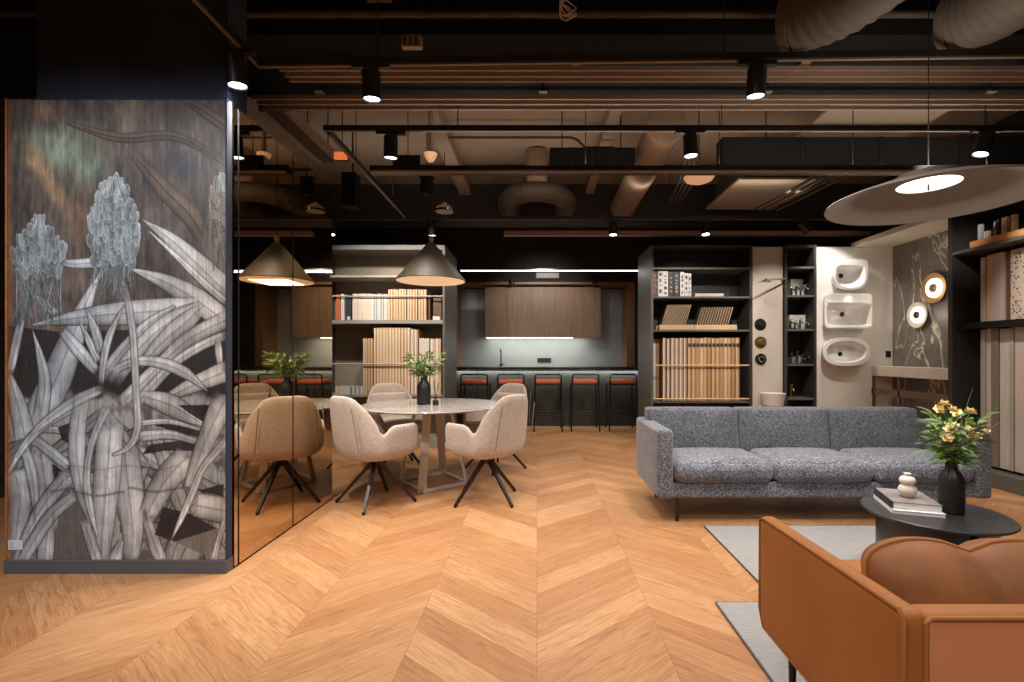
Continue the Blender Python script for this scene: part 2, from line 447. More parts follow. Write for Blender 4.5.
# ------------------------------------------------------------------ mural slab (printed leaves and hanging blossoms)
PD = 2.642
px0, px1, py0, py1 = 8.0, 225.6, 100.0, 559.5
SX0, SX1 = PX(px0, PD), PX(px1, PD); SZ1, SZ0 = PZ(py0, PD), PZ(py1, PD)
NW, NH = 400, 840
def paint_mural():
    yy, xx = np.mgrid[0:NH, 0:NW].astype(np.float32)
    xx = px0 + (xx + .5) / NW * (px1 - px0); yy = py0 + (yy + .5) / NH * (py1 - py0)
    def vnoise(sx, sy, seed, octs=3):
        r = np.random.default_rng(seed); out = np.zeros((NH, NW), np.float32); amp = 1; tot = 0
        for o in range(octs):
            gx, gy = int((px1 - px0) / sx) + 3, int((py1 - py0) / sy) + 3
            g = r.random((gy, gx)).astype(np.float32)
            fx = (xx - px0) / sx; fy = (yy - py0) / sy; ix = fx.astype(int); iy = fy.astype(int); tx = fx - ix; ty = fy - iy
            tx = tx * tx * (3 - 2 * tx); ty = ty * ty * (3 - 2 * ty)
            v = (g[iy, ix] * (1 - tx) + g[iy, ix + 1] * tx) * (1 - ty) + (g[iy + 1, ix] * (1 - tx) + g[iy + 1, ix + 1] * tx) * ty
            out += amp * v; tot += amp; amp *= .55; sx /= 2; sy /= 2
        return out / tot
    img = np.empty((NH, NW, 3), np.float32)
    n = vnoise(40, 60, 1, 4)[..., None]; n2 = vnoise(18, 30, 2, 3)[..., None]; streak = vnoise(1.6, 38, 3, 3); grit = vnoise(1.5, 1.5, 4, 1); mott = vnoise(9, 9, 5, 3); mott2 = vnoise(14, 14, 15, 4)
    img[:] = np.array([46, 42, 42]) * (1 - n) + np.array([122, 106, 96]) * n
    def blob(cx, cy, rx, ry, col, a, rot=0):
        c, s = math.cos(rot), math.sin(rot); dx, dy = xx - cx, yy - cy
        q = ((dx * c + dy * s) / rx) ** 2 + ((-dx * s + dy * c) / ry) ** 2
        w = (np.exp(-q * 1.6) * a * (.4 + 1.1 * n2[..., 0]))[..., None]; w = np.clip(w, 0, 1)
        img[:] = img * (1 - w) + np.array(col) * w
    blob(58, 148, 42, 32, (124, 132, 116), 1.2); blob(88, 165, 22, 22, (112, 122, 108), 1.0)
    blob(40, 170, 10, 34, (172, 136, 104), 1.0, -.5); blob(62, 200, 9, 34, (150, 120, 92), .9, -.6); blob(46, 112, 16, 12, (138, 108, 88), .9)
    blob(80, 220, 14, 30, (126, 96, 80), .8); blob(20, 225, 14, 24, (62, 56, 58), .9); blob(178, 165, 24, 16, (54, 52, 58), 1.0, .4)
    blob(150, 185, 30, 22, (60, 54, 54), .8); blob(30, 360, 20, 30, (74, 58, 52), .6)
    def blend(mask, col):
        img[:] = img * (1 - mask[..., None]) + np.array(col, np.float32) * mask[..., None]
    def poly(pts):
        inside = np.zeros((NH, NW), bool); k = len(pts)
        for i in range(k):
            x1, y1 = pts[i]; x2, y2 = pts[(i + 1) % k]
            if y1 == y2: continue
            c = ((y1 <= yy) != (y2 <= yy)) & (xx < (x2 - x1) * (yy - y1) / (y2 - y1) + x1)
            inside ^= c
        return inside.astype(np.float32)
    def dark(pts, col=(38, 34, 36)): blend(poly(pts) * (.80 + .2 * mott), col)
    def spine(pts, k=40):
        p = np.array(pts, float); m = len(p); t = np.linspace(0, m - 1, k); out = []
        for tt in t:
            i = min(int(tt), m - 2); u = tt - i
            p0, p1, p2, p3 = p[max(i - 1, 0)], p[i], p[i + 1], p[min(i + 2, m - 1)]
            out.append(.5 * ((2 * p1) + (p2 - p0) * u + (2 * p0 - 5 * p1 + 4 * p2 - p3) * u * u + (3 * p1 - p0 - 3 * p2 + p3) * u ** 3))
        return np.array(out)
    def leaf(pts, tone=1.0, warm=None, edge=1.0, crease=True, vein=.10):
        s = spine(pts); best = np.full((NH, NW), 9.0, np.float32); side = np.zeros_like(best); al = np.zeros_like(best)
        w = np.maximum(s[:, 2], .35)
        x0, x1 = (s[:, 0] - w).min() - 2, (s[:, 0] + w).max() + 2; y0, y1 = (s[:, 1] - w).min() - 2, (s[:, 1] + w).max() + 2
        a0 = max(int((x0 - px0) / (px1 - px0) * NW), 0); a1 = min(int((x1 - px0) / (px1 - px0) * NW) + 1, NW)
        b0 = max(int((y0 - py0) / (py1 - py0) * NH), 0); b1 = min(int((y1 - py0) / (py1 - py0) * NH) + 1, NH)
        if a1 <= a0 or b1 <= b0: return
        X, Y = xx[b0:b1, a0:a1], yy[b0:b1, a0:a1]; B = np.full(X.shape, 9.0, np.float32); SD = np.zeros_like(B); AL = np.zeros_like(B); W = np.ones_like(B)
        for i in range(len(s) - 1):
            ax, ay, aw = s[i]; bx, by, bw = s[i + 1]; dx, dy = bx - ax, by - ay; L2 = dx * dx + dy * dy + 1e-9
            t = np.clip(((X - ax) * dx + (Y - ay) * dy) / L2, 0, 1); qx, qy = X - ax - t * dx, Y - ay - t * dy
            ww = np.maximum(aw + (bw - aw) * t, .35); dd = np.hypot(qx, qy) / ww; m = dd < B
            B[m] = dd[m]; SD[m] = (np.sign(dx * qy - dy * qx) * dd)[m]; AL[m] = i + t[m]; W[m] = ww[m]
        px = 1.0 / W
        mask = np.clip((1 - B) / (px * .8) + .5, 0, 1)
        if pts[0][2] > 2.4: mask = mask * np.clip(AL / 6 + .6 * (mott[b0:b1, a0:a1] - .5), 0, 1)
        if pts[-1][2] > 2.4: mask = mask * np.clip((len(s) - 1 - AL) / 5 + .6 * (mott[b0:b1, a0:a1] - .5), 0, 1)
        col = np.array([186, 186, 188]) if warm is None else np.array(warm)
        wx = np.clip((X - 60) / 160, 0, 1)[..., None]
        if warm is None: col = (1 - wx) * np.array([174, 179, 187]) + wx * np.array([192, 183, 176])
        sh = tone * (1.04 - .30 * np.clip(B, 0, 1) ** 3 - .10 * (SD > 0) + .10 * (mott[b0:b1, a0:a1] - .5) * 2)
        if crease: sh -= .22 * np.exp(-(SD / np.maximum(px * .9, .07)) ** 2) * (W > 3)
        sh -= vein * .6 * (np.sin(SD * W * 2.6 + AL * .22) > .55) * (W > 4)
        sh -= .42 * edge * np.exp(-((1 - B) * W / .8) ** 2)
        sh *= 1.0 + .10 * np.sin(AL * .16 + pts[0][0]) - .16 * np.clip(SD, 0, 1) ** 2 + .22 * (mott2[b0:b1, a0:a1] - .5)
        c = col * sh[..., None]
        sub = img[b0:b1, a0:a1]; sub[:] = sub * (1 - mask[..., None]) + c * mask[..., None]
    img *= (.72 + .56 * vnoise(7, 26, 21, 3))[..., None]; img += (vnoise(3, 9, 22, 2)[..., None] - .5) * np.array([34, 28, 24])
    # big field of foliage in the lower half
    blend(poly([(8, 326), (60, 332), (130, 330), (160, 332), (228, 300), (228, 400), (8, 400)]) * .9, (42, 38, 39))
    low = np.clip((yy - 380 - 26 * mott2) / 10, 0, 1); blend(low * .95, (150, 147, 147)); blend(low * np.clip((mott2 - .52) * 6, 0, 1) * .8, (74, 68, 68))
    rl = random.Random(3)
    for k in range(34):
        bx, by = rl.choice(((38, 440), (105, 420), (150, 430), (200, 470))); a = rl.uniform(.1, 1.0) * PI; L = rl.uniform(60, 130)
        leaf([(bx + rl.uniform(-12, 12), by + rl.uniform(-10, 30), rl.uniform(4, 7)), (bx + math.cos(a) * L * .5, by + 20 + math.sin(a) * L * .5, rl.uniform(5, 10)), (bx + math.cos(a) * L * .8, by + 20 + math.sin(a) * L, 1)], tone=rl.uniform(.62, .9))
    faint = dict(tone=.62, warm=(150, 128, 114), edge=.3, vein=.05)
    leaf([(70, 124, 2), (120, 138, 5), (170, 136, 5), (205, 150, 4), (226, 165, 2)], **faint)
    leaf([(130, 150, 4), (165, 190, 9), (190, 215, 10), (205, 240, 8)], tone=.62, warm=(160, 134, 118), edge=.3)
    leaf([(185, 100, 3), (205, 112, 6), (228, 128, 6)], **faint)
    # fan of blades at mid height
    leaf([(22, 318, 4), (16, 345, 5), (10, 374, 4)])
    leaf([(54, 262, 3), (75, 264, 5), (104, 262, 6)])
    leaf([(30, 292, 1), (45, 304, 4), (56, 315, 5)])
    leaf([(143, 220, 1), (170, 239, 7), (196, 263, 11), (230, 296, 14)])
    leaf([(150, 232, 1), (178, 258, 3), (204, 283, 4), (230, 306, 4)], tone=1.06)
    leaf([(134, 270, 2), (165, 282, 8), (195, 299, 12), (226, 322, 11)])
    leaf([(101, 271, 0), (87, 302, 7), (70, 345, 13), (54, 385, 16), (36, 420, 14)])
    leaf([(28, 326, 0), (70, 319, 7), (118, 314, 12), (165, 310, 12), (202, 300, 3)])
    leaf([(98, 382, 6), (125, 348, 6), (150, 323, 5), (174, 307, 2)])
    leaf([(112, 385, 8), (140, 348, 8), (170, 322, 9), (204, 303, 3)])
    leaf([(140, 368, 3), (160, 345, 8), (182, 326, 10), (200, 310, 6)])
    leaf([(120, 405, 7), (158, 368, 7), (188, 340, 8), (230, 318, 9)])
    leaf([(130, 412, 6), (170, 368, 5), (200, 347, 5), (230, 334, 5)])
    leaf([(218, 340, 3), (219, 352, 4), (220, 366, 3)])
    leaf([(160, 402, 3), (192, 386, 8), (230, 370, 11)])
    leaf([(140, 396, 5), (168, 404, 11), (190, 416, 8), (207, 427, 1)])
    leaf([(32, 328, 0), (40, 355, 4), (45, 385, 7), (40, 420, 8)])
    leaf([(8, 372, 3), (18, 405, 9), (26, 440, 11)])
    leaf([(62, 330, 5), (80, 352, 7), (98, 373, 5)])
    leaf([(80, 322, 1), (90, 343, 4), (99, 363, 4)]); leaf([(87, 309, 1), (95, 330, 5), (102, 354, 5)])
    leaf([(124, 306, 1), (110, 335, 4), (104, 360, 4), (101, 386, 3)])
    dark([(150, 445), (185, 440), (199, 442), (196, 451), (165, 451), (142, 455)])
    dark([(150, 424), (180, 424), (202, 432), (198, 438), (172, 431)])
    dark([(178, 405), (214, 405), (206, 424), (190, 414)])
    leaf([(112, 372, 4), (135, 362, 5), (160, 363, 6), (185, 373, 6), (207, 391, 1)])
    leaf([(138, 424, 3), (170, 422, 3), (203, 431, 1.5)]); leaf([(138, 437, 6), (170, 435, 5), (199, 443, 3)])
    # lower blades
    leaf([(14, 470, 12), (20, 500, 12), (14, 555, 9)]); leaf([(40, 450, 12), (46, 490, 12), (40, 525, 9)])
    leaf([(25, 448, 5), (33, 480, 6), (36, 512, 3)]); leaf([(35, 440, 5), (52, 453, 6), (69, 467, 5)])
    leaf([(35, 432, 2), (55, 430, 4), (75, 434, 4)])
    dark([(58, 428), (74, 421), (72, 446), (62, 440)]); dark([(52, 464), (62, 470), (54, 480)])
    dark([(62, 505), (86, 495), (97, 562), (52, 562), (56, 530)], (88, 84, 84))
    leaf([(48, 525, 8), (45, 562, 9)])
    leaf([(72, 472, 8), (48, 500, 8), (30, 530, 6), (18, 560, 5)]); leaf([(78, 493, 6), (52, 515, 7), (35, 540, 7), (22, 562, 6)])
    leaf([(78, 405, 5), (45, 425, 5), (25, 445, 4), (9, 472, 2)]); leaf([(104, 388, 5), (78, 400, 6), (52, 417, 5), (34, 432, 3)])
    leaf([(124, 445, 14), (129, 490, 15), (133, 530, 11), (131, 562, 8)])
    leaf([(190, 455, 14), (165, 482, 13), (147, 516, 9)]); leaf([(195, 505, 12), (230, 512, 14)])
    leaf([(147, 520, 5), (155, 545, 7), (162, 562, 6)]); leaf([(122, 540, 3), (114, 562, 8)])
    leaf([(82, 400, 8), (77, 440, 9), (80, 480, 8), (88, 512, 5), (99, 542, 1)])
    leaf([(112, 412, 13), (108, 470, 14), (103, 530, 11), (102, 562, 8)], tone=1.06)
    leaf([(110, 402, 5), (93, 440, 4), (87, 475, 4), (90, 506, 4), (98, 538, 1)], tone=1.08)
    leaf([(84, 520, 5), (92, 545, 6), (98, 562, 6)])
    dark([(163, 507), (190, 514), (218, 529), (175, 542), (155, 535)]); dark([(197, 491), (224, 484), (224, 497)])
    dark([(175, 542), (219, 528), (210, 558)], (112, 102, 98))
    leaf([(228, 395, 14), (210, 432, 10), (197, 465, 8), (188, 492, 5)])
    leaf([(230, 437, 5), (204, 467, 4), (193, 492, 4), (181, 520, 3), (171, 541, 0)], tone=1.08)
    leaf([(214, 562, 4), (219, 540, 3), (226, 520, 4)])
    # stem with its curled end
    leaf([(124, 282, 3), (130, 312, 4), (134, 345, 4), (137, 405, 4), (138, 424, 4), (134, 440, 4), (125, 450, 3), (114, 455, 2)], tone=1.0)
    # dark horizontal scratch across the slab
    for x0, x1, y in ((50, 74, 491), (72, 92, 494), (95, 125, 494), (128, 190, 490), (60, 180, 468)):
        a = .55 if y > 480 else .2
        blend(np.exp(-((yy - y + 2 * np.sin(xx / 9)) / 1.3) ** 2) * ((xx > x0) & (xx < x1)) * a, (60, 54, 54))
    # drooping blossoms
    r = random.Random(5)
    def petal(x, y, rx, ry, tone, tint, rot=0):
        c, s = math.cos(rot), math.sin(rot); R = max(rx, ry) + 1
        a0, a1 = max(int((x - R - px0) / (px1 - px0) * NW), 0), min(int((x + R - px0) / (px1 - px0) * NW) + 1, NW)
        b0, b1 = max(int((y - R - py0) / (py1 - py0) * NH), 0), min(int((y + R - py0) / (py1 - py0) * NH) + 1, NH)
        if a1 <= a0 or b1 <= b0: return
        dx, dy = xx[b0:b1, a0:a1] - x, yy[b0:b1, a0:a1] - y
        q = np.sqrt(((dx * c + dy * s) / rx) ** 2 + ((-dx * s + dy * c) / ry) ** 2)
        m = np.clip((1.05 - q) * 5, 0, 1)[..., None]; sh = tone * (.90 + .12 * np.clip(-dy / ry, -1, 1)); ring = np.exp(-((q - .84) / .13) ** 2); line = np.exp(-((q - 1.0) / .08) ** 2)
        cc = np.array(tint) * (sh + .26 * ring - .34 * line)[..., None]
        sub = img[b0:b1, a0:a1]; sub[:] = sub * (1 - m) + cc * m
    def strand(x, y, x2, y2, tint, a=.8):
        leaf([(x, y, .5), ((x + x2) / 2 + r.uniform(-2, 2), (y + y2) / 2, .6), (x2, y2, .4)], tone=a, warm=tint, edge=.2, crease=False, vein=0)
    def blossom(cx, top, bot, wtop, wmid, tail, tint):
        Lh = bot - top
        for k in range(int(wmid * 2.2)): strand(cx + r.uniform(-wmid, wmid) * .85, bot - r.uniform(5, 25), cx + r.uniform(-wmid, wmid) * 1.0, tail - r.uniform(0, 22), tint, r.uniform(.6, 1.0))
        y = bot
        while y > top:
            t = (y - top) / Lh; w = wtop * math.sqrt(min(1, .12 + t * 7)) + (wmid - wtop) * min(1, max(0, t - .12) * 2.6)
            if t > .85: w *= .85
            m = max(2, int(w / 2.3))
            for k in range(m):
                u = -1 + 2 * (k + .5) / m + r.uniform(-.08, .08)
                petal(cx + u * w, y + abs(u) ** 2 * 9 + r.uniform(-3, 3), r.uniform(2.2, 3.6), r.uniform(6, 11) * (.55 + .45 * min(1, t * 3)), r.uniform(.62, 1.0), tint, u * .25)
            y -= r.uniform(4.5, 6)
        for k in range(int(wtop * 1.6)):
            u = r.uniform(-1, 1); strand(cx + u * wtop * .3, top + 1, cx + u * wtop * .95, top + 20, (200, 206, 208), .9)
    blossom(222, 172, 215, 7, 12, 272, (150, 134, 124))
    blossom(39, 214, 266, 10, 26, 330, (158, 166, 170)); blossom(114, 176, 256, 16, 25, 302, (158, 166, 170))
    img *= (.86 + .26 * streak + .06 * (grit - .5))[..., None]
    img *= (1 - .16 * np.clip((vnoise(1.1, 22, 9, 2) - .6) * 5, 0, 1))[..., None]
    left = np.clip((15 - xx) / 5, 0, 1); blend(left * .5 * (.4 + mott), (120, 70, 42))
    return np.clip(img, 5, 250)

def mural():
    img = paint_mural()
    t = thing('mural_slab', 'tall slab printed with grey agave leaves and drooping blossoms beside the bronze mirror wall', 'wall panel', (0, 0, 0))
    t.location = ((SX0 + SX1) / 2, PD, 0)
    gx = np.linspace(SX0, SX1, NW + 1); gz = np.linspace(SZ1, SZ0, NH + 1)
    v = np.zeros(((NH + 1) * (NW + 1), 3), np.float32)
    v[:, 0] = np.tile(gx, NH + 1); v[:, 2] = np.repeat(gz, NW + 1); v[:, 1] = PD
    i = np.arange(NH * NW); rr, cc = i // NW, i % NW; a = rr * (NW + 1) + cc
    f = np.stack([a, a + NW + 1, a + NW + 2, a + 1], 1).astype(np.int32)
    me = bpy.data.meshes.new('printed_face'); me.vertices.add(len(v)); me.vertices.foreach_set('co', (v - np.array(wloc(t))).astype(np.float32).ravel())
    me.loops.add(f.size); me.loops.foreach_set('vertex_index', f.ravel())
    me.polygons.add(len(f)); me.polygons.foreach_set('loop_start', np.arange(0, f.size, 4, dtype=np.int32)); me.polygons.foreach_set('loop_total', np.full(len(f), 4, np.int32))
    me.update(calc_edges=True); me.validate()
    at = me.color_attributes.new('Col', 'FLOAT_COLOR', 'POINT')
    pad = np.pad(img, ((0, 1), (0, 1), (0, 0)), mode='edge') / 255 * 1.02
    lin = np.where(pad <= .04045, pad / 12.92, ((pad + .055) / 1.055) ** 2.4)
    rgba = np.ones((len(v), 4), np.float32); rgba[:, :3] = lin.reshape(-1, 3); at.data.foreach_set('color', rgba.ravel())
    me.materials.append(M['mural']); o = bpy.data.objects.new('printed_face', me); COL.objects.link(o); o.parent = t
    MB().box(SX0 - .012, SX1 + .009, PD + .002, PD + .04, SZ0, SZ1 + .006).build('slab_body', 'navy', t)
    MB().box(SX0 - .012, SX0 - .001, PD - .004, PD + .04, SZ0, SZ1 + .006).build('rusty_edge', 'rust', t)
    MB().box(SX1 + .001, SX1 + .010, PD - .004, PD + .04, SZ0, SZ1 + .006).build('steel_edge', 'navy', t)
    a, b = P(8.6, 540, PD), P(23, 549.5, PD)
    s = MB().box(a.x, b.x, PD - .003, PD - .001, b.z, a.z).build('label_sticker', 'sticker', t)
    m = MB(); w = b.x - a.x; h = a.z - b.z
    for k in range(3): m.box(a.x + w * .1, a.x + w * (.42 - .08 * (k % 2)), PD - .0042, PD - .003, b.z + h * (.22 + .24 * k), b.z + h * (.28 + .24 * k))
    m.build('printed_lines', 'sticker_ink', s)
mural()
struct(MB().box(SX0 - .012, SX1 + .010, PD - .012, PD + .05, 0, SZ0 - .001).build('baseboard_left', 'plinth', bevel=.002))
# partition core behind the slab, with the navy upper column
struct(MB().box(SX0, -1.72, PD + .05, 3.985, 0, 2.6).build('wall_partition', 'dark_wall'))
struct(MB().box(PX(40, 2.72), PX(249, 2.9), PD + .06, 2.88, 2.601, SLABZ - .001).build('column_1', 'navy'))
# bronze mirror cladding: three tall panes
XM = -1.70
spl = [PD + .052, XM * -1 * F / (CX - 238.5), -XM * F / (CX - 293), 3.985]
names = ['narrow bronze tinted mirror strip next to the printed slab', 'wide bronze mirror pane in the middle of the mirror wall', 'bronze mirror pane at the end of the wall beside the dining table']
for i in range(3):
    tag(MB().box(XM - .018, XM, spl[i] + (.0065 if i else .002), spl[i + 1] - (.0065 if i < 2 else .002), .012, 2.6).build('mirror_pane', 'mirror'), names[i], 'mirror', 'bronze mirror panes')
struct(MB().box(XM - .018, XM - .004, PD + .052, 3.985, 0, .0115).build('trim_1', 'black'))
for i in (1, 2): struct(MB().box(XM - .018, XM + .0012, spl[i] - .006, spl[i] + .006, .012, 2.6).build('trim_%d' % (i + 4), 'black'))
# ------------------------------------------------------------------ dining set
TC = Vector((-.975, 4.50, 0))
def dining_table():
    t = thing('dining_table', 'round dining table with pale ceramic top on sand coloured metal frame', 'table', TC)
    MB().lathe([(0, .712), (.585, .712), (.60, .714), (.655, .728), (.657, .733), (.653, .737), (0, .737)], 72, TC).build('tabletop', 'tabletop', t, smooth=True)
    cs = [Vector((-1.294, 4.536, 0)), Vector((-1.0, 4.176, 0)), Vector((-.651, 4.464, 0)), Vector((-.95, 4.86, 0))]
    m = MB()
    for i in range(4):
        a, b = cs[i], cs[(i + 1) % 4]; dv = (b - a); L = dv.length; ang = math.atan2(dv.y, dv.x)
        m.cbox((a + b) / 2 + Vector((0, 0, .013)), (L + .02, .028, .026), Matrix.Rotation(ang, 3, 'Z'))
    m.build('base_frame', 'table_metal', t, bevel=.002)
    for i, c in enumerate(cs):
        rad = (c - TC); rad.z = 0; top = TC + rad * .52 + Vector((0, 0, .714)); bot = c + Vector((0, 0, 0))
        tan = Vector((1, 0, 0)) if i in (1, 3) else Vector((0, 1, 0))
        nor = Vector((0, 1, 0)) if i in (1, 3) else Vector((1, 0, 0))
        w, th = .036, .008; m = MB(); vs = []
        for p, z in ((bot, .0), (top, .713)):
            for sx, sy in ((-1, -1), (1, -1), (1, 1), (-1, 1)):
                q = p + tan * (w * sx) + nor * (th * sy); vs.append(m.bm.verts.new((q.x, q.y, z)))
        m.face(vs[0:4][::-1]); m.face(vs[4:8])
        for k in range(4): m.face([vs[k], vs[(k + 1) % 4], vs[4 + (k + 1) % 4], vs[4 + k]])
        m.build('leg', 'table_metal', t)
    MB().lathe([(0, .690), (.26, .690), (.27, .700), (.27, .7118), (0, .7118)], 32, TC).build('support_plate', 'table_metal', t, smooth=True)
dining_table()

def sstep(a, b, x):
    t = max(0, min(1, (x - a) / (b - a))); return t * t * (3 - 2 * t)
def dining_chair():
    t = thing('dining_chair', '', 'chair', (0, 0, 0))
    m = MB(); NA, NV = 60, 12; A0 = math.radians(148); grid = []
    for i in range(NA + 1):
        ph = -A0 + 2 * A0 * i / NA; a = abs(math.degrees(ph))
        h = .885 - .012 * (a / 40) ** 2 if a < 30 else 0
        h = .89 - .305 * (min(a, 66) / 66) ** 3.0 + .075 * sstep(67, 84, a) - .02 * sstep(112, 128, a) - .13 * sstep(126, 148, a)
        back = 1 - sstep(34, 66, a)
        s, c = math.sin(ph), math.cos(ph)
        ex = 2 / 2.9
        rx = .305 * math.copysign(abs(s) ** ex, s); ry = -.285 * math.copysign(abs(c) ** ex, c)
        row = []
        for j in range(NV + 1):
            v = j / NV
            pz = [.372, .366, .44, h]; pr = [.42, 1.02, 1.06, 1.0]
            b = [(1 - v) ** 3, 3 * v * (1 - v) ** 2, 3 * v * v * (1 - v), v ** 3]
            z = sum(x * y for x, y in zip(b, pz)); r = sum(x * y for x, y in zip(b, pr))
            up = max(0, (z - .5) / .38)
            x = rx * r * (1 - .12 * back * up); y = ry * r - back * .055 * up ** 1.2
            if a > 66: x *= 1 + .05 * sstep(.5, .66, z)
            row.append(m.bm.verts.new((x, y, z)))
        grid.append(row)
    for i in range(NA):
        for j in range(NV): m.face([grid[i][j], grid[i + 1][j], grid[i + 1][j + 1], grid[i][j + 1]])
    cv = m.bm.verts.new((0, 0, .372))
    for i in range(NA): m.face([grid[i + 1][0], grid[i][0], cv])
    m.face([grid[0][0], grid[NA][0], cv])
    # front lip closes the bowl under the seat
    fl = [[grid[0][j] for j in range(0, 6)], [grid[NA][j] for j in range(0, 6)]]
    for j in range(5): m.face([fl[0][j], fl[1][j], fl[1][j + 1], fl[0][j + 1]])
    sh = m.build('seat_shell', 'chair', t, world=False, smooth=True, solid=.034, sub=1, angle=180)
    def fn(q):
        k = (q.y + .23) / .46
        q.x *= 1.0 - .10 * (1 - k) ** 2; q.z += .012 * (1 - (q.x / .24) ** 2)
        return q
    MB().rbox((0, .02, .452), (.48, .50, .10), .045, (0, .01, .01), 6, fn).build('seat_cushion', 'chair', t, world=False, smooth=True, angle=180)
    def fb(q):
        q.y += .55 * q.x ** 2 * 1.2 - .14 * (q.z + .1); return q
    MB().rbox((0, -.255, .68), (.40, .05, .20), .024, (0, .012, 0), 6, fb).build('lumbar_pad', 'chair', t, world=False, smooth=True, angle=180)
    for sx in (-1, 1):
        pts = [(sx * (.215 - .02 * k / 8), -.302 - .052 * (k / 8) ** 1.2, .47 + .34 * k / 8) for k in range(9)]
        MB().tube(pts, .004, 6).build('seam', 'chair_seam', t, world=False, smooth=True)
    hub = MB().lathe([(0, .300), (.03, .300), (.042, .315), (.042, .345), (.06, .365), (.09, .376), (0, .378)], 20).build('swivel_hub', 'leg_metal', t, world=False, smooth=True)
    for k in range(4):
        an = math.radians(38 + 90 * k); d = Vector((math.cos(an), math.sin(an), 0))
        l = MB().cone(d * .025 + Vector((0, 0, .335)), d * .315 + Vector((0, 0, .012)), .021, .014, 4, sq=True).build('leg', 'leg_metal', t, world=False)
        MB().cyl(d * .315, d * .315 + Vector((0, 0, .02)), .012, 8).build('foot_pad', 'black', l, world=False)
    return t
CH = dining_chair()
chairs = [(-1.312, 3.915, -36, 'beige shell armchair beside the mirror pane, seen from behind'),
          (-.42, 4.0, 52, 'beige shell armchair nearer the open floor, turned towards the table'),
          (-.44, 5.08, 142, 'beige armchair on the far side of the table before the bar stools'),
          (-1.50, 5.14, -144, 'pale brightly lit armchair behind the table facing the room')]
for i, (x, y, a, l) in enumerate(chairs):
    if i == 0:
        c = CH; c.location = (x, y, 0); c.rotation_euler = (0, 0, math.radians(a)); c['label'] = l
    else: c = copy_tree(CH, (x, y, 0), math.radians(a), l)
    c['group'] = 'armchairs around the dining table'
    if i == 1:
        for ch in c.children:
            if ch.name.startswith('leg'): ch.rotation_euler = (0, 0, math.radians(-45))

def leaf_quads(m, base, tip, w, bend=Vector((0, 0, 0))):
    base, tip = Vector(base), Vector(tip); d = tip - base; L = d.length
    side = d.cross(Vector((random.uniform(-1, 1), random.uniform(-1, 1), random.uniform(.2, 1)))).normalized(); prev = None
    for k in range(6):
        t = k / 5; p = base + d * t + bend * (t * t); ww = w * math.sin(PI * min(1, t * .9 + .08)) if k < 5 else .0006
        a, b = m.bm.verts.new(p - side * ww), m.bm.verts.new(p + side * ww)
        if prev: m.face([prev[0], prev[1], b, a])
        prev = (a, b)

def bouquet(name, label, base, zn, h, spread, nflower, heads, seed, fl=.026, drop=0, dark=False):
    random.seed(seed); t = thing(name, label, 'flowers', (base.x, base.y, zn))
    b = Vector((base.x, base.y, zn)); st = MB(); fo = MB(); ends = []
    for hx, hy, hz in heads:
        e = b + Vector((hx, hy, hz)); st.tube(bez([b + Vector((hx * .05, hy * .05, -.08)), b + Vector((hx * .2, hy * .2, hz * .5)), e], 8), .0026, 5); ends.append(e)
        for k in range(5):
            q = b.lerp(e, random.uniform(.2, .85)); a = random.uniform(0, 2 * PI); L = random.uniform(.05, .10)
            leaf_quads(fo, q, q + Vector((math.cos(a) * L, math.sin(a) * L, random.uniform(-.02, .06))), random.uniform(.006, .012), Vector((0, 0, -.03)))
    st.build('stems', 'leaf2', t, smooth=True)
    for k in range(130):
        a = random.uniform(0, 2 * PI); rr = random.uniform(.0, 1) ** .6 * spread; z = random.uniform(.02, h * .92)
        rr *= .35 + .65 * min(1, z / (h * .5)); q = b + Vector((math.cos(a) * rr, math.sin(a) * rr, z)); L = random.uniform(.04, .085)
        leaf_quads(fo, q, q + Vector((math.cos(a) * L * .7, math.sin(a) * L * .7, random.uniform(-.01, .08))), random.uniform(.005, .011), Vector((math.cos(a) * .02, math.sin(a) * .02, -.03)))
    for k in range(30):
        a = random.uniform(0, 2 * PI); L = random.uniform(.08, .15); q = b + Vector((0, 0, random.uniform(-.005, .04)))
        leaf_quads(fo, q, q + Vector((math.cos(a) * L, math.sin(a) * L, random.uniform(.02, .12))), random.uniform(.004, .008), Vector((0, 0, -.05)))
    fo.build('foliage', 'leaf', t, smooth=True)
    for e in ends[:nflower]:
        m = MB(); rot = Euler((random.uniform(-.7, .7), random.uniform(-.7, .7), random.uniform(0, 6))).to_matrix()
        for ring, (n, rl, up, w) in enumerate(((6, 1.0, .55, .42), (5, .7, .9, .36))):
            for k in range(n):
                a = 2 * PI * k / n + ring * .5; prev = None
                for s in range(5):
                    u = s / 4; r_ = fl * rl * (.1 + .95 * u); z = fl * up * (u ** .8) - fl * .25 * u * u * (1 if ring == 0 else 0); ww = fl * w * math.sin(PI * (.12 + .8 * u))
                    pa = [rot @ Vector((r_ * math.cos(a) - sg * ww * math.sin(a), r_ * math.sin(a) + sg * ww * math.cos(a), z)) + e for sg in (-1, 0, 1)]
                    pa[1] -= rot @ Vector((0, 0, fl * .08))
                    row = [m.bm.verts.new(q) for q in pa]
                    if prev:
                        m.face([prev[0], prev[1], row[1], row[0]]); m.face([prev[1], prev[2], row[2], row[1]])
                    prev = row
        f = m.build('flower', 'petal', t, smooth=True, angle=180)
        MB().lathe([(0, 0), (fl * .18, fl * .1), (fl * .14, fl * .45), (0, fl * .55)], 8, e, rot).build('flower_centre', 'petal_core', f, smooth=True)
    return t, b

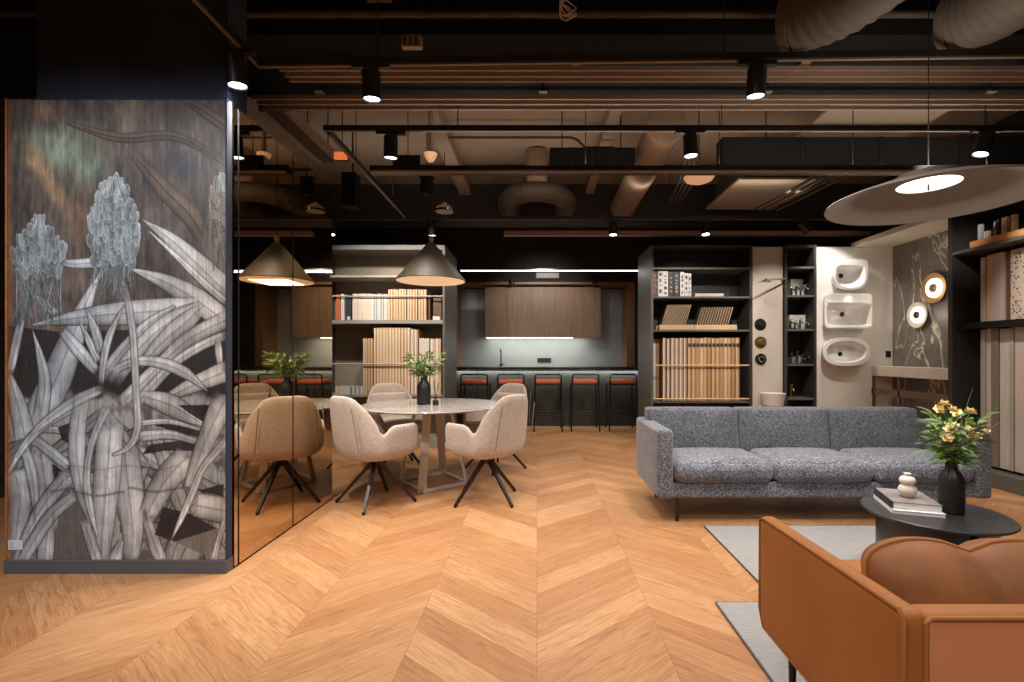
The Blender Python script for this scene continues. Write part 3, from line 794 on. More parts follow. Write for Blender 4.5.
VB = Vector((-1.06, 4.50, .7375))
v = tag(MB().lathe([(0, 0), (.056, 0), (.063, .008), (.065, .15), (.060, .185), (.036, .215), (.031, .245), (.036, .254), (.030, .252), (.026, .22), (0, .21)], 28, VB).build('flower_vase', 'vase', smooth=True), 'black ceramic vase standing on the round dining table', 'vase')
random.seed(21)
heads = [(random.uniform(-.18, .18), random.uniform(-.12, .12), random.uniform(.10, .24)) for _ in range(13)]
bouquet('flower_bouquet', 'dark green bouquet with yellow buds in the dining table vase', VB, VB.z + .25, .24, .18, 7, heads, 4, fl=.020)
# reed diffuser beside it
DB = Vector((-.935, 4.43, .7375))
t = thing('reed_diffuser', 'small black bottle with thin reeds beside the dining table vase', 'diffuser', DB)
MB().lathe([(0, 0), (.024, 0), (.028, .006), (.028, .042), (.011, .055), (.011, .066), (0, .066)], 20, DB).build('bottle', 'vase', t, smooth=True)
for dx, dy, z in ((-.02, .01, .22), (.02, .015, .21), (.03, -.02, .2), (-.012, -.02, .23)):
    MB().cyl(DB + Vector((dx * .1, dy * .1, .06)), DB + Vector((dx, dy, z)), .0022, 6).build('reed', 'black', t)

# cone pendant over the dining table
def cone_pendant():
    c = Vector((-.985, 4.46, 0)); z0 = 1.888; z1 = 2.235
    t = thing('cone_pendant', 'taupe cone pendant lamp hanging above the round dining table', 'lamp', (c.x, c.y, z0))
    MB().lathe([(.312, z0 - .004), (.318, z0), (.316, z0 + .010), (.036, z1), (0, z1 + .002)], 56, c).build('lamp_shade', 'lamp', t, smooth=True)
    MB().lathe([(.311, z0 - .003), (.305, z0 + .010), (.10, z0 + .05), (0, z0 + .05)], 56, c).build('shade_lining', 'lamp_in', t, smooth=True)
    MB().lathe([(0, z1 + .001), (.020, z1 + .001), (.022, z1 + .012), (.014, z1 + .022), (.022, z1 + .034), (.024, z1 + .055), (.010, z1 + .07), (0, z1 + .07)], 20, c).build('brass_knob', 'brass', t, smooth=True)
    MB().cyl((c.x, c.y, z1 + .07), (c.x, c.y, SLABZ), .004, 6).build('cord', 'cord', t)
    lamp('AREA', (c.x, c.y, z0 - .012), 9, (1, .80, .58), sx=.34, sy=.34, name='dining_lamp_light')
cone_pendant()

# ------------------------------------------------------------------ sofa
def sofa():
    x0, x1, y0, y1 = .857, 3.235, 3.40, 4.16
    t = thing('sofa', 'long grey tweed three seat sofa on thin dark legs facing the coffee table', 'sofa', ((x0 + x1) / 2, (y0 + y1) / 2, 0))
    aw = .112
    for a, b in ((x0, x0 + aw), (x1 - aw, x1)):
        m = MB(); m.rbox(((a + b) / 2, (y0 + y1) / 2, .422), (aw, y1 - y0, .492), .028, (.004, 0, 0), 6)
        m.build('armrest', 'sofa', t, smooth=True, angle=180)
    MB().rbox(((x0 + x1) / 2, (y0 + y1) / 2 + .01, .234), (x1 - x0 - 2 * aw + .02, y1 - y0 - .03, .112), .016, n=6).build('seat_frame', 'sofa', t, smooth=True, angle=180)
    MB().rbox(((x0 + x1) / 2, y1 - .075, .44), (x1 - x0 - 2 * aw + .02, .13, .46), .03, n=6).build('back_frame', 'sofa', t, smooth=True, angle=180)
    inx0, inx1 = x0 + aw + .004, x1 - aw - .004; w = (inx1 - inx0) / 3
    for k in range(3):
        cx = inx0 + w * (k + .5)
        MB().rbox((cx, 3.70, .366), (w - .006, .62, .152), .055, (.002, .016, .022), 10).build('seat_cushion', 'sofa', t, smooth=True, angle=180)
        wr = .735
        def fb(q):
            q.y += .16 * (q.z); return q
        bx0 = x0 + .045 + k * .7335
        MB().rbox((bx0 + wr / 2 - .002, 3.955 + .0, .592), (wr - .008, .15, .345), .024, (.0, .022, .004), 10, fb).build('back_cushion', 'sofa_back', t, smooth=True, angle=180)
    for lx in (x0 + .155, x1 - .155):
        for ly in (y0 + .07, y1 - .09):
            MB().cone((lx, ly, .2), (lx, ly, 0), .018, .014, 16).build('leg', 'leg_metal', t, smooth=True)
sofa()

# ------------------------------------------------------------------ rugs
def rug(name, label, x0, x1, y0, y1):
    t = thing(name, label, 'rug', ((x0 + x1) / 2, (y0 + y1) / 2, 0), group='pale rugs')
    m = MB(); nx, ny = 60, 40; h = .012
    def z(x, y): return h + .0015 * math.sin(x * 9 + y * 3) * math.sin(y * 7)
    g = [[m.bm.verts.new((x0 + (x1 - x0) * i / nx, y0 + (y1 - y0) * j / ny, z(i, j))) for j in range(ny + 1)] for i in range(nx + 1)]
    for i in range(nx):
        for j in range(ny): m.face([g[i][j], g[i + 1][j], g[i + 1][j + 1], g[i][j + 1]])
    m.build('rug_pile', 'rug', t, smooth=True)
    e = .004
    MB().tube([(x0, y0, .007), (x1, y0, .007), (x1, y1, .007), (x0, y1, .007)], .0068, 6, closed=True).build('bound_edge', 'rug_edge', t, smooth=True)
rug('floor_rug', 'pale grey rug lying under the coffee table in front of the sofa', 1.165, 3.0, 2.42, 3.345)
rug('floor_rug', 'smaller grey rug corner showing beside the tan armchair', .862, 2.5, .95, 2.31)

# ------------------------------------------------------------------ coffee table with books, sculpture and vase
CT = Vector((2.085, 2.52, 0)); CTZ = .38
def coffee_table():
    t = thing('coffee_table', 'low round black coffee table on a drum base in front of the sofa', 'table', CT)
    MB().lathe([(0, CTZ - .014), (.318, CTZ - .014), (.322, CTZ - .010), (.322, CTZ - .003), (.319, CTZ), (0, CTZ)], 72, CT).build('tabletop', 'coffee', t, smooth=True)
    for a0, a1 in ((150, 262), (270, 382), (30, 142)):
        m = MB(); n = 14; ra, rb = .252, .236; rows = []
        for i in range(n + 1):
            a = math.radians(a0 + (a1 - a0) * i / n)
            rows.append([m.bm.verts.new((CT.x + r * math.cos(a), CT.y + r * math.sin(a), z)) for r, z in ((ra, .0145), (ra, CTZ - .014), (rb, CTZ - .014), (rb, .0145))])
        for i in range(n):
            for k in range(4): m.face([rows[i][k], rows[i][(k + 1) % 4], rows[i + 1][(k + 1) % 4], rows[i + 1][k]])
        m.face(rows[0]); m.face(rows[-1][::-1]); m.build('base_plate', 'coffee', t, smooth=True)
coffee_table()
def book(label, c, s, rz, z, cover, group):
    t = thing('coffee_table_book', label, 'book', (c[0], c[1], z), rz, group)
    w, l, h = s
    MB().box(-w / 2 + .004, w / 2 - .003, -l / 2 + .003, l / 2 - .003, .003, h - .003).build('page_block', 'book_white', t, world=False)
    MB().box(-w / 2, w / 2, -l / 2, l / 2, h - .003, h).build('front_cover', cover, t, world=False)
    MB().box(-w / 2, w / 2, -l / 2, l / 2, 0, .003).build('back_cover', 'book_white', t, world=False)
    MB().box(-w / 2 - .001, -w / 2 + .004, -l / 2, l / 2, 0, h).build('spine', 'book_dark' if cover != 'book_white' else 'book_white', t, world=False)
rz = math.radians(-19)
book('white paperback lying under the other book on the coffee table', (1.995, 2.585), (.225, .295, .019), rz, CTZ + .0005, 'book_white', 'books on the coffee table')
book('thick picture book with dark spine stacked on top under the sculpture', (2.0, 2.60), (.215, .285, .036), rz, CTZ + .020, 'book_cover', 'books on the coffee table')
SB = Vector((1.995, 2.585, CTZ + .0565))
tag(MB().lathe([(0, 0), (.022, 0), (.026, .004), (.040, .022), (.044, .040), (.036, .058), (.027, .066), (.036, .078), (.038, .092), (.030, .106), (.016, .113), (.015, .122), (.018, .127), (.012, .126), (0, .118)], 32, SB).build('bubble_vase', 'cream', smooth=True), 'small cream double bubble vase standing on the stacked books', 'vase')
VB2 = Vector((2.162, 2.505, CTZ + .0005))
tag(MB().lathe([(0, 0), (.048, 0), (.054, .006), (.056, .15), (.054, .175), (.043, .205), (.027, .226), (.024, .245), (.028, .252), (.022, .25), (.018, .23), (0, .21)], 36, VB2).build('flower_vase', 'vase', smooth=True), 'matt black bottle vase on the coffee table holding yellow flowers', 'vase')
def hp(x, y, dy=0):
    d = 2.505 + dy; q = P(x, y, d); return (q.x - VB2.x, dy, q.z - (VB2.z + .245))
heads = [hp(944, 405, .02), hp(952, 411, -.02), hp(939, 410, .05), hp(957, 414, .04), hp(970, 413, -.04), hp(954, 427, -.07), hp(950, 430, -.05), hp(967, 430, -.05), hp(975, 437, -.06), hp(972, 441, -.03), hp(985, 433, .03), hp(947, 438, -.06),
         hp(931, 424, -.02), hp(962, 420, .07), hp(978, 425, .06), hp(940, 440, .05)]
bq, b0 = bouquet('flower_bouquet', 'bouquet of yellow lilies and green foliage in the coffee table vase', VB2, VB2.z + .245, .28, .125, 12, heads, 9, fl=.028)
m = MB()
for (x, y, dy) in ((973, 388, .02), (1014, 414, -.03), (1000, 405, .05), (929, 408, 0)):
    q = P(x, y, 2.505 + dy); m.tube(bez([b0, b0.lerp(q, .5) + Vector((0, 0, .05)), q], 8), [.0022 - .0002 * k for k in range(9)], 5)
m.build('grass_blades', 'grass', bq)

# ------------------------------------------------------------------ tan armchair seen from behind
def armchair():
    x0, x1, y0, y1 = .82, 2.08, 1.072, 1.775
    t = thing('lounge_armchair', 'wide tan velvet lounge armchair with piping, its back turned, brown cushion above the backrest', 'armchair', ((x0 + x1) / 2, (y0 + y1) / 2, 0))
    zb = .205
    def side(x, sg):
        pts = [(y0, zb + .0), (y1 - .03, zb - .002), (y1 - .005, zb + .05), (y1, .596), (y1 - .02, .604), (y0 + .01, .628), (y0, .622)]
        m = MB(); m.rbox((x, (y0 + y1) / 2, (zb + .61) / 2), (.058, y1 - y0, .61 - zb), .022, (.006, 0, 0), 8,
                         lambda q: Vector((q.x, q.y, q.z + (.014 * (1 - (q.y + .35) / .7) if q.z > 0 else 0) + .0)))
        a = m.build('armrest', 'leather', t, smooth=True, angle=180)
        xo = x - sg * .026
        MB().tube([(xo, y0 + .012, zb + .02), (xo, y0 + .006, .605), (xo, y0 + .02, .622), (xo, y0 + .2, .618), (xo, y1 - .03, .606), (xo, y1 - .006, .594), (xo, y1 - .002, zb + .06), (xo, y1 - .03, zb + .006), (xo, y0 + .05, zb + .006)], .0055, 8, closed=True).build('piping', 'leather', a, smooth=True)
    side(x0 + .029, 1); side(x1 - .029, -1)
    bk = MB().rbox(((x0 + x1) / 2, y0 + .033, (zb + .617) / 2), (x1 - x0 - .098, .062, .617 - zb), .016, (0, 0, 0), 8).build('back_panel', 'leather', t, smooth=True, angle=180)
    MB().box(x0 + .056, x1 - .056, y0 - .0005, y0 + .006, zb + .012, .603).build('back_upholstery_lit', 'leather_back_lit', t)  # thin sheet carrying the painted light on the chair back
    MB().tube([(x0 + .05, y0 + .004, zb + .01), (x0 + .05, y0 + .003, .600), (x0 + .062, y0 + .002, .610), (x1 - .062, y0 + .002, .610), (x1 - .05, y0 + .003, .600), (x1 - .05, y0 + .004, zb + .01)], .0062, 8).build('piping', 'leather', bk, smooth=True)
    MB().rbox(((x0 + x1) / 2, (y0 + y1) / 2 + .02, .27), (x1 - x0 - .11, y1 - y0 - .06, .125), .02).build('seat_frame', 'leather', t, smooth=True, angle=180)
    MB().rbox(((x0 + x1) / 2, (y0 + y1) / 2 + .05, .385), (x1 - x0 - .125, y1 - y0 - .08, .13), .045, (0, .01, .02), 8).build('seat_cushion', 'leather', t, smooth=True, angle=180)
    W, Hh, zc, cy = .290, .132, .560, 1.275
    def outline(a):
        c, s = math.cos(a), math.sin(a)
        x = W * math.copysign(abs(c) ** (.5 if s > 0 else .62), c); z = (Hh if s > 0 else Hh * 1.02) * math.copysign(abs(s) ** (.42 if s > 0 else .85), s)
        if s > 0: z += -.024 * math.exp(-abs(x) / .04) * s + .008 * math.exp(-((abs(x) - .15) / .09) ** 2) - .25 * max(0, x) * .1
        return x, z
    for cx in (x0 + .058 + W, x1 - .058 - W):
        m = MB(); n, k = 120, 12
        for side_ in (-1, 1):
            rr = []
            for j in range(k + 1):
                u = j / k; th = .11 * math.sqrt(max(0, 1 - u ** 2.8)) if j < k else 0; row = []
                for i in range(n):
                    x, z = outline(2 * PI * i / n)
                    cr = .020 * math.exp(-abs(x * u) / .03) * max(0, z * u / Hh)
                    row.append(m.bm.verts.new((cx + x * u, cy + side_ * (th - cr * (th > .02)) + .26 * (z * u), zc + z * u)))
                rr.append(row)
            for j in range(k):
                for i in range(n): m.face([rr[j][i], rr[j][(i + 1) % n], rr[j + 1][(i + 1) % n], rr[j + 1][i]])
        cu = m.build('back_cushion', 'leather_dk', t, smooth=True, angle=180)
        MB().tube([(cx + x, cy + .26 * z, zc + z) for x, z in (outline(2 * PI * i / n) for i in range(n))], .006, 8, closed=True).build('piping', 'leather', cu, smooth=True)
    for lx in (x0 + .05, x1 - .05):
        for ly in (y0 + .06, y1 - .14):
            MB().cone((lx, ly, zb + .01), (lx, ly, .0145), .014, .010, 12).build('leg', 'blackmetal', t, smooth=True)
armchair()
# ------------------------------------------------------------------ kitchen niche and bar
def kitchen():
    y = 9.0
    struct(MB().box(-1.62, 1.95, 9.36, 9.399, .0, 2.49).build('trim_2', 'splash'))
    # oak portal around the kitchen
    t = thing('oak_portal', 'thin oak frame lining the kitchen recess behind the bar', 'frame', (.15, 8.9, 0))
    MB().box(-1.545, -1.475, 8.86, 9.358, 0, 2.505).build('side_post', 'oak_trim', t)
    MB().box(1.66, 1.80, 8.86, 9.358, 0, 2.505).build('side_post', 'oak_trim', t)
    MB().box(-1.545, 1.80, 8.86, 9.358, 2.506, 2.55).build('top_rail', 'oak_trim', t)
    struct(MB().box(-4.4, XR, 8.85, 9.39, 2.552, SLABZ - .001).build('wall_fascia', 'dark_wall'))
    struct(MB().box(-4.4, -1.55, 8.85, 9.39, 0, 2.551).build('wall_niche', 'dark_wall'))
    struct(MB().box(1.805, XR, 8.85, 9.39, 0, 2.551).build('wall_recess', 'dark_wall'))
    t = thing('wall_cabinet', 'long oak wall cabinet above the kitchen counter with light strip below', 'cabinet', (.1, 9.18, 1.53))
    xs = [485, 507, 530, 551.5, 574, 601]
    X = [PX(v, y) for v in xs]; z0, z1 = PZ(337.5, y), PZ(287, y)
    MB().box(X[0], X[-1], y + .02, 9.358, z0, z1).build('carcass', 'oak', t)
    for i in range(5):
        MB().box(X[i] + .003, X[i + 1] - .003, y, y + .0195, z0, z1).build('door', 'oak', t, bevel=.002)
    MB().box(X[0] + .03, X[4] - .02, y + .03, y + .07, z0 - .012, z0).build('light_strip', 'kled', t)
    lamp('AREA', (.0, y + .12, z0 - .03), 9, (.94, 1, .90), to=(.0, y + .3, .9), sx=1.9, sy=.06, name='cabinet_strip_light')
    t = thing('kitchen_counter', 'grey kitchen counter along the splashback behind the bar', 'counter', (.1, 9.05, 0))
    MB().box(-1.47, 1.655, 8.78, 9.357, .0, .93).build('base_unit', 'gunmetal_dk', t)
    MB().box(-1.47, 1.655, 8.76, 9.357, .931, .97).build('worktop', 'splash', t)
    fb = Vector((PX(501, 9.15), 9.15, .971))
    t = thing('kitchen_tap', 'black kitchen tap standing on the counter below the oak cabinet', 'tap', fb)
    MB().lathe([(0, 0), (.032, 0), (.032, .05), (.018, .06), (.018, .08), (0, .08)], 16, fb).build('tap_base', 'blackmetal', t, smooth=True)
    MB().tube([fb + Vector((0, 0, .05)), fb + Vector((0, 0, .30)), fb + Vector((0, -.02, .325)), fb + Vector((0, -.16, .325)), fb + Vector((0, -.17, .29))], .013, 10).build('spout', 'blackmetal', t, smooth=True)
    MB().box(fb.x + .02, fb.x + .08, fb.y - .01, fb.y + .01, fb.z + .05, fb.z + .065).build('lever', 'blackmetal', t)
    a, b = P(537.5, 358, 9.35), P(551, 362.2, 9.35)
    t = thing('socket_strip', 'black double socket strip on the grey kitchen splashback', 'socket', ((a.x + b.x) / 2, 9.35, b.z))
    MB().box(a.x, b.x, 9.34, 9.359, b.z, a.z).build('cover', 'blackmetal', t, bevel=.003)
    for k in range(3):
        cx = a.x + (b.x - a.x) * (k + .5) / 3; MB().cyl((cx, 9.3395, (a.z + b.z) / 2), (cx, 9.338, (a.z + b.z) / 2), .02, 14).build('socket_face', 'gunmetal_dk', t)
    # bar
    t = thing('bar_counter', 'long dark bar counter with overhanging top behind the five stools', 'bar counter', (.15, 8.1, 0))
    MB().box(-1.5, 1.95, 8.1, 8.35, .0, .955).build('front_panel', 'bar_front', t)
    MB().box(-1.52, 1.97, 7.86, 8.45, .956, 1.0).box(-1.52, 1.97, 7.86, 7.875, .938, .9555).build('worktop', 'counter_blk', t, bevel=.003)
    MB().box(-1.5, 1.95, 8.03, 8.06, .944, .955).build('light_strip', 'led_green', t)
    for k in range(4):
        x = -1.0 + .68 * k; MB().box(x - .003, x + .003, 8.094, 8.1, .08, .95).build('panel_joint', 'black', t)
    lamp('AREA', (.2, 8.0, .93), 11, (.88, 1, .92), to=(.2, 8.4, .55), sx=3.2, sy=.04, name='bar_strip_light')
    # bar stools
    def stool():
        t = thing('bar_stool', '', 'bar stool', (0, 0, 0), group='bar stools along the counter')
        w, d, zs = .205, .19, .735; r = .0125
        m = MB()
        for s in (-1, 1):
            MB().tube([(s * (w + .015), -d - .02, 0), (s * w, -d, zs), (s * w, -d - .01, .86)], r, 8).build('leg', 'blackmetal', t, world=False, smooth=True)
            MB().tube([(s * (w + .015), d + .02, 0), (s * w, d, zs)], r, 8).build('leg', 'blackmetal', t, world=False, smooth=True)
        MB().tube([(-w, -d - .01, .85), (-w, -d - .012, .875), (-w + .03, -d - .012, .895), (w - .03, -d - .012, .895), (w, -d - .012, .875), (w, -d - .01, .85)], r, 8).build('backrest', 'blackmetal', t, world=False, smooth=True)
        MB().tube([(-w, -d, zs), (w, -d, zs), (w, d, zs), (-w, d, zs)], r, 8, closed=True).build('seat_frame', 'blackmetal', t, world=False, smooth=True)
        MB().tube([(-w - .006, -d - .012, .26), (w + .006, -d - .012, .26), (w + .006, d + .012, .26), (-w - .006, d + .012, .26)], .009, 8, closed=True).build('footrest', 'blackmetal', t, world=False, smooth=True)
        MB().rbox((0, 0, .775), (2 * w - .02, 2 * d - .01, .062), .025, (0, 0, .008), 5).build('seat', 'stool_seat', t, world=False, smooth=True, angle=180)
        return t
    st = stool()
    lab = ['bar stool with rust seat at the far end of the bar, below the tap', 'second bar stool counted from the taller grey shelf pillar by the cone lamp', 'middle one of the five rust seated bar stools', 'fourth rust seated bar stool, next but one to the pillar by the sofa', 'bar stool with rust seat standing beside the pillar by the sofa']
    lab[0] = 'bar stool with rust seat beside the pillar next to the cone lamp'
    lab[1] = 'rust seated bar stool partly hidden by a dining chair'
    for i, px in enumerate((474.8, 511, 548, 585, 622.5)):
        loc = (PX(px, 7.6), 7.72, 0); l = lab[i]
        if i == 0: st.location = loc; st['label'] = l
        else: copy_tree(st, loc, 0, l)
    # linear lamp and emergency fitting over the bar
    a, b = P(461, 271, 7.6), P(642, 271, 7.6)
    t = thing('linear_pendant', 'thin straight light line hanging over the bar', 'lamp', ((a.x + b.x) / 2, 7.6, a.z - .015))
    MB().box(a.x, b.x, 7.58, 7.62, a.z - .010, a.z + .035).build('profile', 'blackmetal', t)
    MB().box(a.x, b.x, 7.574, 7.5795, a.z - .008, a.z + .008).build('diffuser', 'led', t)
    for px in (508, 609):
        q = P(px, 271, 7.6); MB().cyl((q.x, 7.6, a.z + .03), (q.x, 7.6, SLABZ), .003, 5).build('wire', 'cord', t)
    lamp('AREA', (.2, 7.6, a.z - .02), 14, (1, .95, .9), sx=2.6, sy=.03, name='bar_line_light')
    a, b = P(536, 272.5, 8.8), P(559, 278, 8.8)
    t = thing('emergency_light', 'small grey box fitting on the dark fascia above the oak cabinet', 'light fitting', ((a.x + b.x) / 2, 8.8, b.z))
    MB().box(a.x, b.x, 8.80, 8.849, b.z, a.z).build('housing', 'board_gr', t, bevel=.004)
    MB().box(a.x + .02, b.x - .02, 8.79, 8.7995, b.z + .015, a.z - .02).build('cover', 'wirewhite', t); MB().box(a.x + .05, b.x - .05, 8.8491, 8.8499, b.z + .01, a.z - .01).build('wall_mount', 'black', t)
kitchen()

# ------------------------------------------------------------------ shelving units
YF = 6.2
def shelf_unit(name, label, xa, xb, za, shelves, yb, side_y, m_side, m_board, m_back, group=None, inner=None):
    t = thing(name, label, 'shelving unit', ((xa + xb) / 2, (YF + yb) / 2, 0), group=group)
    return t
# tall unit beside the mirror
LX0, LX1 = -2.84, -1.19
t = thing('shelving_unit', 'taupe shelving unit of sample boards behind the dining table', 'shelving unit', ((LX0 + LX1) / 2, YF, 0))
lz = lambda y, d=YF: PZ(y, d)
MB().box(LX0, LX1 - .03, 6.68, 6.70, .0, 2.62).build('back_panel', 'shelf_back', t)
MB().box(LX1 - .03, LX1, YF, 7.12, 0, 2.62).build('side_panel', 'gunmetal', t)
MB().box(LX0, LX0 + .03, YF, 6.72, 0, 2.62).build('side_panel', 'gunmetal', t)
MB().box(LX0 + .03, LX1 - .03, YF, 6.68, lz(249.5), 2.62).build('top_panel', 'gunmetal', t)
MB().box(LX0 + .03, LX1 - .03, YF + .02, 6.68, lz(277), lz(275)).build('shelf', 'shelf_grey', t)
MB().box(LX0 + .03, LX1 - .03, YF, 6.68, lz(323.5), lz(320)).build('shelf', 'shelf_grey', t)
MB().box(LX0 + .03, LX1 - .03, YF, 6.68, .0, .13).build('plinth', 'shelf_grey', t)
for yy in (296, 364): MB().cyl((LX0 + .03, YF + .02, lz(yy)), (LX1 - .03, YF + .02, lz(yy)), .009, 10).build('rail', 'wirewhite', t, smooth=True)
MB().box(LX0 + .03, LX1 - .03, YF + .02, 6.68, lz(397), lz(395)).build('shelf', 'shelf_grey', t)
BG1 = 'sample boards on the upper shelf behind the dining table'
BG2 = 'tall sample boards behind the dining table'
def board(x0, x1, yA, dep, z0, z1, m, label, group, lean=0, cap=None):
    cx = (x0 + x1) / 2; t = thing('sample_board', label, 'sample board', (cx, yA, z0), group=group)
    mt = Matrix.Translation((0, 0, 0)) @ Matrix.Rotation(lean, 4, 'Y')
    MB().box(-(x1 - x0) / 2, (x1 - x0) / 2, 0, dep, 0, z1 - z0, mt).build('board', m, t, world=False)
    MB().box(-(x1 - x0) / 2 + .0005, (x1 - x0) / 2 - (x1 - x0) * .52, -.004, -.0002, .004, z1 - z0 - .002, mt).build('face_edge', cap or 'board_wh', t, world=False)
    return t
random.seed(3)
yA = 6.25; zs = lz(320) + .001
def pxs(a): return PX(a, yA)
specs = [(336.4, 340.2, 294.5, 'board_or', 'orange sample board at the end of the upper shelf behind the dining table', None),
         (341.0, 344.4, 294.0, 'board_wh', 'white sample board beside the orange one on the upper shelf', None),
         (345.8, 351.4, 297.5, 'board_bl', 'midnight blue sample board on the upper shelf behind the dining table', None)]
for a, b, ty, m, l, g in specs: board(pxs(a), pxs(b), yA, .3, zs, PZ(ty, yA), m, l, g, cap=m)
x = 352.6
while x < 369.5:
    w = 2.0; board(pxs(x), pxs(x + w - .25), yA, .3, zs, PZ(random.uniform(293.2, 294.6), yA), random.choice(['board0', 'board2', 'board4', 'board5']), 'pale wood sample board beside the midnight blue board on the upper shelf', 'low pale sample boards on the upper shelf'); x += w
while x < 387.6:
    w = 2.25; board(pxs(x), pxs(x + w - .3), yA, .3, zs, PZ(random.uniform(293.6, 294.6), yA), random.choice(['board_gr', 'board_gr', 'board_wh']), 'grey sample board in the middle of the upper shelf behind the dining table', 'grey sample boards on the upper shelf'); x += w
x = 388.3
while x < 425:
    w = 2.75; board(pxs(x), pxs(x + w - .45), yA, .3, zs, PZ(random.uniform(288.8, 289.8), yA), random.choice(['board3', 'board1', 'board_dk', 'board6', 'board3']), 'taller wood sample board under the cone lamp rim on the upper shelf', 'taller wood sample boards on the upper shelf', cap='board2'); x += w
board(pxs(428.5), pxs(430), yA, .3, zs, PZ(295, yA), 'board_dk', 'thin dark sample board standing apart on the upper shelf', None, cap='board_dk')
board(pxs(432.5), pxs(440.5), yA + .05, .25, zs, PZ(297.5, yA), 'board_dk', 'wide walnut sample board at the pillar end of the upper shelf', None, cap='board_dk')
for a, b, l in ((347.5, 350, 'tiny white box before the midnight blue sample board'), (433, 440, 'low white box before the wide walnut board')):
    tag(MB().box(PX(a, 6.215), PX(b, 6.215), 6.202, 6.235, zs, zs + .045).build('small_box', 'board_wh', bevel=.002), l, 'box')
# lower compartment
z0 = lz(395) + .001
def low(a, b, ty, l, g, ms, step, gap=.35, m2=None):
    x = a
    while x < b - .5:
        board(pxs(x), pxs(x + step - gap), yA, .3, z0, PZ(ty + random.uniform(-.3, .3), yA), random.choice(ms), l, g, cap=m2); x += step
low(363.2, 373.6, 338.2, 'reddish sample board at the low end of the tall row behind the table', 'short reddish sample boards', ['board3', 'tile_a', 'board3'], 2.6, m2='board0')
low(374.2, 411.0, 327.8, 'tallest pale wood sample board in the row above the white chair', 'tallest wood sample boards', ['board1', 'board6', 'board3', 'board1'], 3.05, m2='board5')
low(411.2, 418.2, 329.5, 'tan sample board between the tallest and the short pale boards', 'tan sample boards behind the flowers', ['board1', 'board6'], 3.6)
low(419.4, 429, 338.4, 'pale sample board behind the dining table flowers', 'short pale sample boards behind the flowers', ['board5', 'board_wh', 'board2'], 2.5)
low(430.4, 440, 338.6, 'wide beige sample board beside the grey pillar', 'wide beige sample boards', ['board0', 'board4'], 5.4)
x = 335.5; k = 0
while x < 362:
    m = ['board2', 'board_wh', 'swatch_bl', 'board_gr', 'swatch_bl'][min(4, int((x - 335) / 6))] if k % 2 else 'board_wh'
    tag(MB().box(pxs(x), pxs(x + 1.7), yA, yA + .2, z0, PZ(386.5 + random.uniform(-.4, .4), yA)).build('small_swatch', m), 'small swatch card in the low row beside the white chair', 'swatch', 'small swatch cards in the low row'); x += 2.1; k += 1

# big unit behind the sofa
RX0, RX1 = PX(651, YF), PX(752, YF)
t = thing('shelving_unit', 'charcoal shelving unit with books and wood samples behind the sofa', 'shelving unit', ((RX0 + RX1) / 2, YF, 0))
zt = 2.62
MB().box(RX0, RX0 + .03, YF, 7.0, 0, zt).build('side_panel', 'gunmetal', t)
MB().box(RX1 - .03, RX1, YF, 6.62, 0, zt).build('side_panel', 'gunmetal_dk', t)
MB().box(RX0 + .03, RX1 - .03, 6.60, 6.62, 0, zt).build('back_panel', 'shelf_navy', t)
MB().box(RX0 + .03, RX1 - .03, YF, 6.60, lz(247.5), zt).build('top_panel', 'gunmetal_dk', t)
for yy in (268.3, 297.2, 330.6): MB().box(RX0 + .03, RX1 - .03, YF + .005, 6.60, lz(yy) - .012, lz(yy) + .012).build('shelf', 'gunmetal', t)
MB().box(RX0 + .03, RX1 - .03, YF, 6.60, 0, .14).build('plinth', 'gunmetal_dk', t)
MB().box(RX0 + .03, RX1 - .03, YF + .02, 6.60, .58, .60).build('shelf', 'gunmetal', t)
for yy in (365.4, 399): MB().cyl((RX0 + .03, YF + .02, lz(yy)), (RX1 - .03, YF + .02, lz(yy)), .010, 10).build('rail', 'alder', t, smooth=True)
zs = lz(297.2) + .0125
def shelf_book(a, b, ty, m, l, lean=0, g=None):
    x0, x1 = pxs(a), pxs(b); h = PZ(ty, yA) - zs
    t = thing('shelf_book', l, 'book', ((x0 + x1) / 2, yA, zs), group=g); w = x1 - x0
    mt = Matrix.Rotation(lean, 4, 'Y')
    MB().box(-w / 2, w / 2, 0, .22, 0, h, mt).build('cover', m, t, world=False)
    MB().box(-w / 2 + .002, w / 2 - .002, .003, .217, h, h + .001, mt).build('page_edge', 'book_white', t, world=False)
    m2 = MB(); k = 0
    r_ = random.Random(int(a * 10)); zz = .03 + r_.uniform(0, .03)
    while zz < h - .05:
        hh = r_.uniform(.012, .05); ww = w * r_.uniform(.12, .3); m2.box(-ww, ww, -.0012, 0, zz, min(zz + hh, h - .01), mt); zz += hh + r_.uniform(.012, .05)
    m2.build('spine_band', 'book_dark' if m == 'book_white' else 'board_gr', t, world=False)
shelf_book(653.2, 656, 271.5, 'red_book', 'thin crimson book at the end of the book row behind the sofa')
shelf_book(656.3, 657.9, 272, 'book_dark', 'thin dark book between the crimson and the white books')
shelf_book(658.4, 662.6, 271, 'book_white', 'white book with dark spine print, beside the thin dark book', g=None)
shelf_book(662.9, 668.0, 271, 'book_white', 'thicker white book before the black books')
shelf_book(668.6, 673.5, 271.6, 'book_dark', 'black book following the white ones on the shelf behind the sofa')
shelf_book(673.9, 679.4, 272, 'book_dark', 'second black book, next to the slimmer white books')
shelf_book(680.2, 684.4, 272, 'book_white', 'slim white book beside the black books')
shelf_book(684.8, 688.0, 273, 'book_white', 'narrow white book leaning near the end of the row')
shelf_book(688.4, 691.2, 273.5, 'book_white', 'last narrow white book of the row, above the wood racks')
a, b = P(695, 293, yA), P(724, 296.5, yA)
t = thing('flat_book', 'flat white book lying alone on the shelf behind the sofa', 'book', ((a.x + b.x) / 2, yA, zs))
